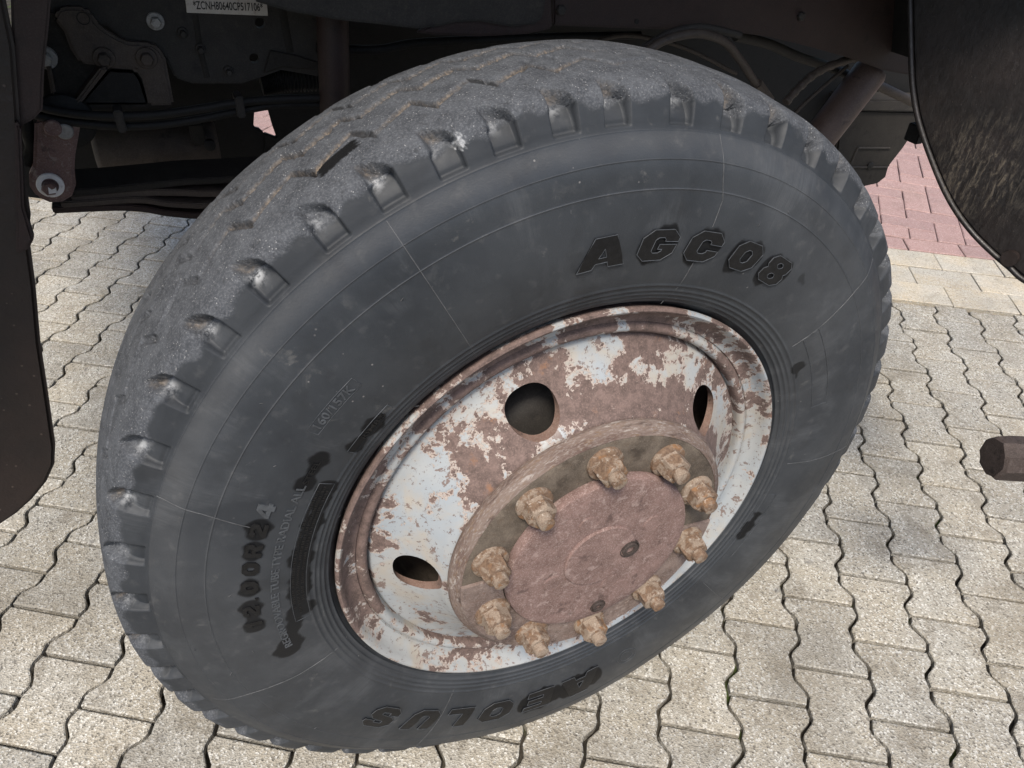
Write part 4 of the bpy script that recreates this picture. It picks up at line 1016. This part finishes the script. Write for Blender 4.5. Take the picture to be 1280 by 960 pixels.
# ---- black panels added to shut light out of the engine bay (the bright chink between them stays open)
ns = empty('dark_backing', (0, 1.02, 0), 'black panels added to keep the engine bay dark, with small daylight gap behind the hoses', 'backing')
prism('backing_panel', pxpoly([(20, 20), (330, 20), (331, 138), (324, 137), (318, 140), (317, 159), (324, 161), (330, 166), (330, 256), (60, 250), (30, 246)], 1.02), (0, .012, 0), MAT_BLACK, ns, .002)
prism('backing_panel', pxpoly([(330, 0), (1215, 0), (1215, 122), (1092, 128), (1090, 190), (1060, 236), (900, 330), (500, 330), (330, 256), (330, 166), (346, 172), (341, 158), (335, 137), (330, 138.5)], 1.02), (0, .012, 0), MAT_BLACK, ns, .002)

# ---- hoses and shock absorber behind the tyre's upper right
hose('brake_hose', [(800, 70), (832, 50), (872, 42), (905, 52), (925, 75), (945, 105), (962, 128), (985, 155)], [.42, .42, .42, .43, .44, .45, .46, .47], .0072, MAT_HOSE, 'grey brown brake hose arching just behind the tyre shoulder')
c0, c1 = at(945, 105, 1, .45), at(961, 127, 1, .46); o = mesh_top('hose_fitting', [c0, c1], .0115, MAT_HOSE, 6); tag(o, 'hexagonal brown fitting at end of arching brake hose', 'fitting')
hose('brake_hose', [(800, 62), (835, 42), (868, 34), (892, 36), (925, 44)], [.46] * 5, .006, MAT_FRAME, 'thin dark hose tucked under the arch panel edge')
hose('steel_pipe', [(920, 45), (960, 55), (1000, 72), (1040, 85), (1090, 108)], [.56, .57, .58, .60, .62], .0095, MAT_FRAME, 'dark steel pipe slanting across behind the ribbed hose', 'pipe')
P = spline([at(x, y, 1, yv) for (x, y), yv in zip([(982, 128), (1000, 108), (1022, 90), (1050, 78), (1085, 68)], [.50, .51, .52, .53, .54])], 26)
rad = .0075 + .0012 * (np.sin(np.arange(len(P)) * 2 * np.pi / 13) > .3)
o = mesh_top('ribbed_hose', P, rad, MAT_HOSE, 14); tag(o, 'brown ribbed hose running beside the shock absorber', 'hose')
hose('steel_pipe', [(985, 150), (1010, 125), (1035, 103), (1060, 82)], [.58, .58, .58, .58], .004, MAT_HOSE, 'thin brown pipe between ribbed hose and shock absorber', 'pipe')
sk = empty('shock_absorber', (.62, .55, 0), 'brown painted shock absorber tube leaning down behind the tyre', 'shock absorber')
c0, c1 = at(1089, 88, 1, .56), at(1020, 178, 1, .56); dv = (c1 - c0)
V_, F_ = tube_raw([c0 - dv * .04, c0, c0 + dv * .03, c0 + dv * 1.6], [.030, .034, .0355, .0355], 36); mesh('outer_tube', V_, F_, MAT_SHOCK, sk, 40)
V_, F_ = tube_raw([c0 - dv * .5, c0 - dv * .02], .016, 20); mesh('piston_rod', V_, F_, MAT_STEEL, sk, 40)
# ---- box and pipes beyond
bx = empty('side_box', (1.0, .95, 0), 'dusty dark moulded box with slanted end behind the wheel, next to mudguard', 'box')
b_px = [(1052, 137), (1160, 139), (1158, 160), (1152, 166), (1140, 170), (1130, 185), (1112, 208), (1108, 222), (1098, 230), (1084, 233), (1066, 240), (1040, 240)]
prism('box_shell', pxpoly(b_px, .95), (.04, .35, .0), MAT_BOXDK, bx, .006)
prism('box_lid', pxpoly([(1060, 124), (1162, 126), (1162, 141), (1056, 139)], .94), (.04, .36, .0), MAT_FRAME, bx, .005)
for a, b in (((1072, 185), (1112, 185)), ((1072, 185), (1064, 203)), ((1064, 209), (1109, 209))):
    p, q = at(*a, 1, .9485), at(*b, 1, .9485); V_, F_ = tube_raw([p, q], .0035, 8); mesh('moulded_rib', V_, F_, MAT_FRAME, bx, 50)
disc_at('box_plug', 1087, 207, .949, [(.012, .002), (.012, -.004), (.008, -.006), (.0001, -.006)], MAT_BLACK, bx, 20)
hose('steel_pipe', [(1090, 103), (1115, 115), (1140, 127), (1170, 142)], [.80, .80, .80, .80], .012, MAT_HOSE, 'thick brown pipe ending behind the mudguard edge above the box', 'pipe')
hose('steel_pipe', [(1085, 80), (1120, 82), (1150, 92), (1180, 100)], [.70, .70, .70, .70], .010, MAT_HOSE, 'upper brown pipe between arch panel and mudguard', 'pipe')

# ---- right mudguard: curved, thick, open lip towards the wheel
mg = empty('mudguard', (.8, .1, 0), 'scuffed black plastic mudguard with rounded lower corner behind the wheel', 'mudguard')
P0 = at(1200, 150, 0, .80); NRM = np.array([-.93, -.30, .10])
e_px = [(1137, -80), (1138, 0), (1139, 60), (1141, 105), (1146, 140), (1155, 172), (1167, 205), (1181, 238), (1197, 266), (1217, 292), (1240, 315), (1262, 334), (1284, 352), (1340, 375), (1420, 380), (1500, 350), (1530, 200), (1540, -80)]
P = [atp(px, py, P0, NRM) for px, py in e_px]
o = prism('guard_shell', P, -NRM / np.linalg.norm(NRM) * .022, MAT_FLAP, mg, .006, 3)
rimP = spline(P[:15], 6) + NRM / np.linalg.norm(NRM) * .002
V_, F_ = tube_raw(rimP, .0048, 10); mesh('rolled_lip', V_, F_, MAT_FLAP, mg, 60)
c_ = atp(1264, 322, P0 + NRM * .004, NRM); V_, F_ = tube_raw([c_, c_ + NRM * .012], .013, 20); mesh('guard_bolt', V_, F_, MAT_FLAP2, mg, 40)
c_ = at(1147, 165, 1, .30); box('guard_clip', c_ - [.006, .01, .02], c_ + [.012, .02, .012], MAT_BLACK, mg, .002)

# ---- left mudflap and brown strut in front of the wheel
lf = empty('mudflap', (-.75, .36, 0), 'brown black rubber mudflap with rounded lower corner hanging ahead of the wheel', 'mudflap')
f_px = [(-140, -40), (-2, -40), (18, 60), (28, 200), (38, 272), (36, 300), (44, 360), (50, 430), (62, 510), (69, 560), (68, 582), (58, 604), (40, 626), (20, 644), (-4, 660), (-40, 680), (-140, 700)]
Pn = np.array([-.05, -1., .06]); p0 = at(40, 400, 1, .36)
prism('flap_sheet', [atp(px, py, p0, Pn) for px, py in f_px], (.0, .016, 0), MAT_FLAP2, lf, .005, 3)
s2 = [(12, -40), (66, -40), (62, 20), (55, 90), (53, 138), (42, 150), (30, 156), (22, 168), (16, 100)]
prism('flap_strut', [atp(px, py, p0 + np.array([0, .012, 0]), Pn) for px, py in s2], (.0, .02, 0), MAT_BROWN, lf, .003)
s3 = [(18, 150), (26, 160), (30, 260), (42, 300), (36, 312), (20, 320)]
prism('flap_edge_rib', [atp(px, py, p0 - np.array([0, .006, 0]), Pn) for px, py in s3], (.0, .02, 0), MAT_BROWN, lf, .003)

# ---- round bar entering from the right
rb = empty('round_bar', (.7, -.15, .6), 'short rusty dark round bar end pointing at the tyre above pavers', 'bar')
c0 = at(1240, 571, 1, -.17); ax_ = np.array([.90, -.42, -.02]); ax_ /= np.linalg.norm(ax_)
n = 9; V_, F_ = tube_raw([c0, c0 + ax_ * .005, c0 + ax_ * .03, c0 + ax_ * .30], [.031, .0345, .036, .035], n)
V_ = [v + np.array([random.gauss(0, .0016), random.gauss(0, .0012), random.gauss(0, .0016)]) for v in V_]
mesh('bar_body', V_, F_, MAT_BARDK, rb, 30)

# ---- smaller underbody fittings
for px, py in ((250, 60), (285, 88), (228, 40)): roundbolt(px, py, .62, .0045, MAT_FRAME, fr_root)
prism('rail_gusset', pxpoly([(338, 63), (372, 70), (398, 78), (398, 88), (352, 84), (330, 92)], .612), (0, .007, 0), MAT_BOXDK, fr_root, .0015, 1)
for px, py in ((150, 151), (300, 133)):
    c = at(px, py, 1, .562); box('hose_clip', c - [.006, .006, .016], c + [.006, .026, .016], MAT_FRAME, hb, .002)
hose('wiring_loom', [(395, 60), (470, 62), (520, 54), (600, 50), (700, 46), (800, 44)], [.62] * 6, .007, MAT_BLACK, 'black wiring loom running along behind the arch panels', 'cable')
hose('brake_pipe', [(735, 55), (780, 44), (830, 52), (870, 66), (920, 92)], [.60] * 5, .004, MAT_HOSE, 'thin brown brake pipe bending behind the arching hose', 'pipe')
disc_at('arch_bolt', 700, 12, .50, [(.008, .002), (.008, -.006), (.006, -.008), (.0001, -.008)], MAT_FRAME, wa, 6)
disc_at('arch_bolt', 1000, 20, .50, [(.008, .002), (.008, -.006), (.006, -.008), (.0001, -.008)], MAT_FRAME, wa, 6)
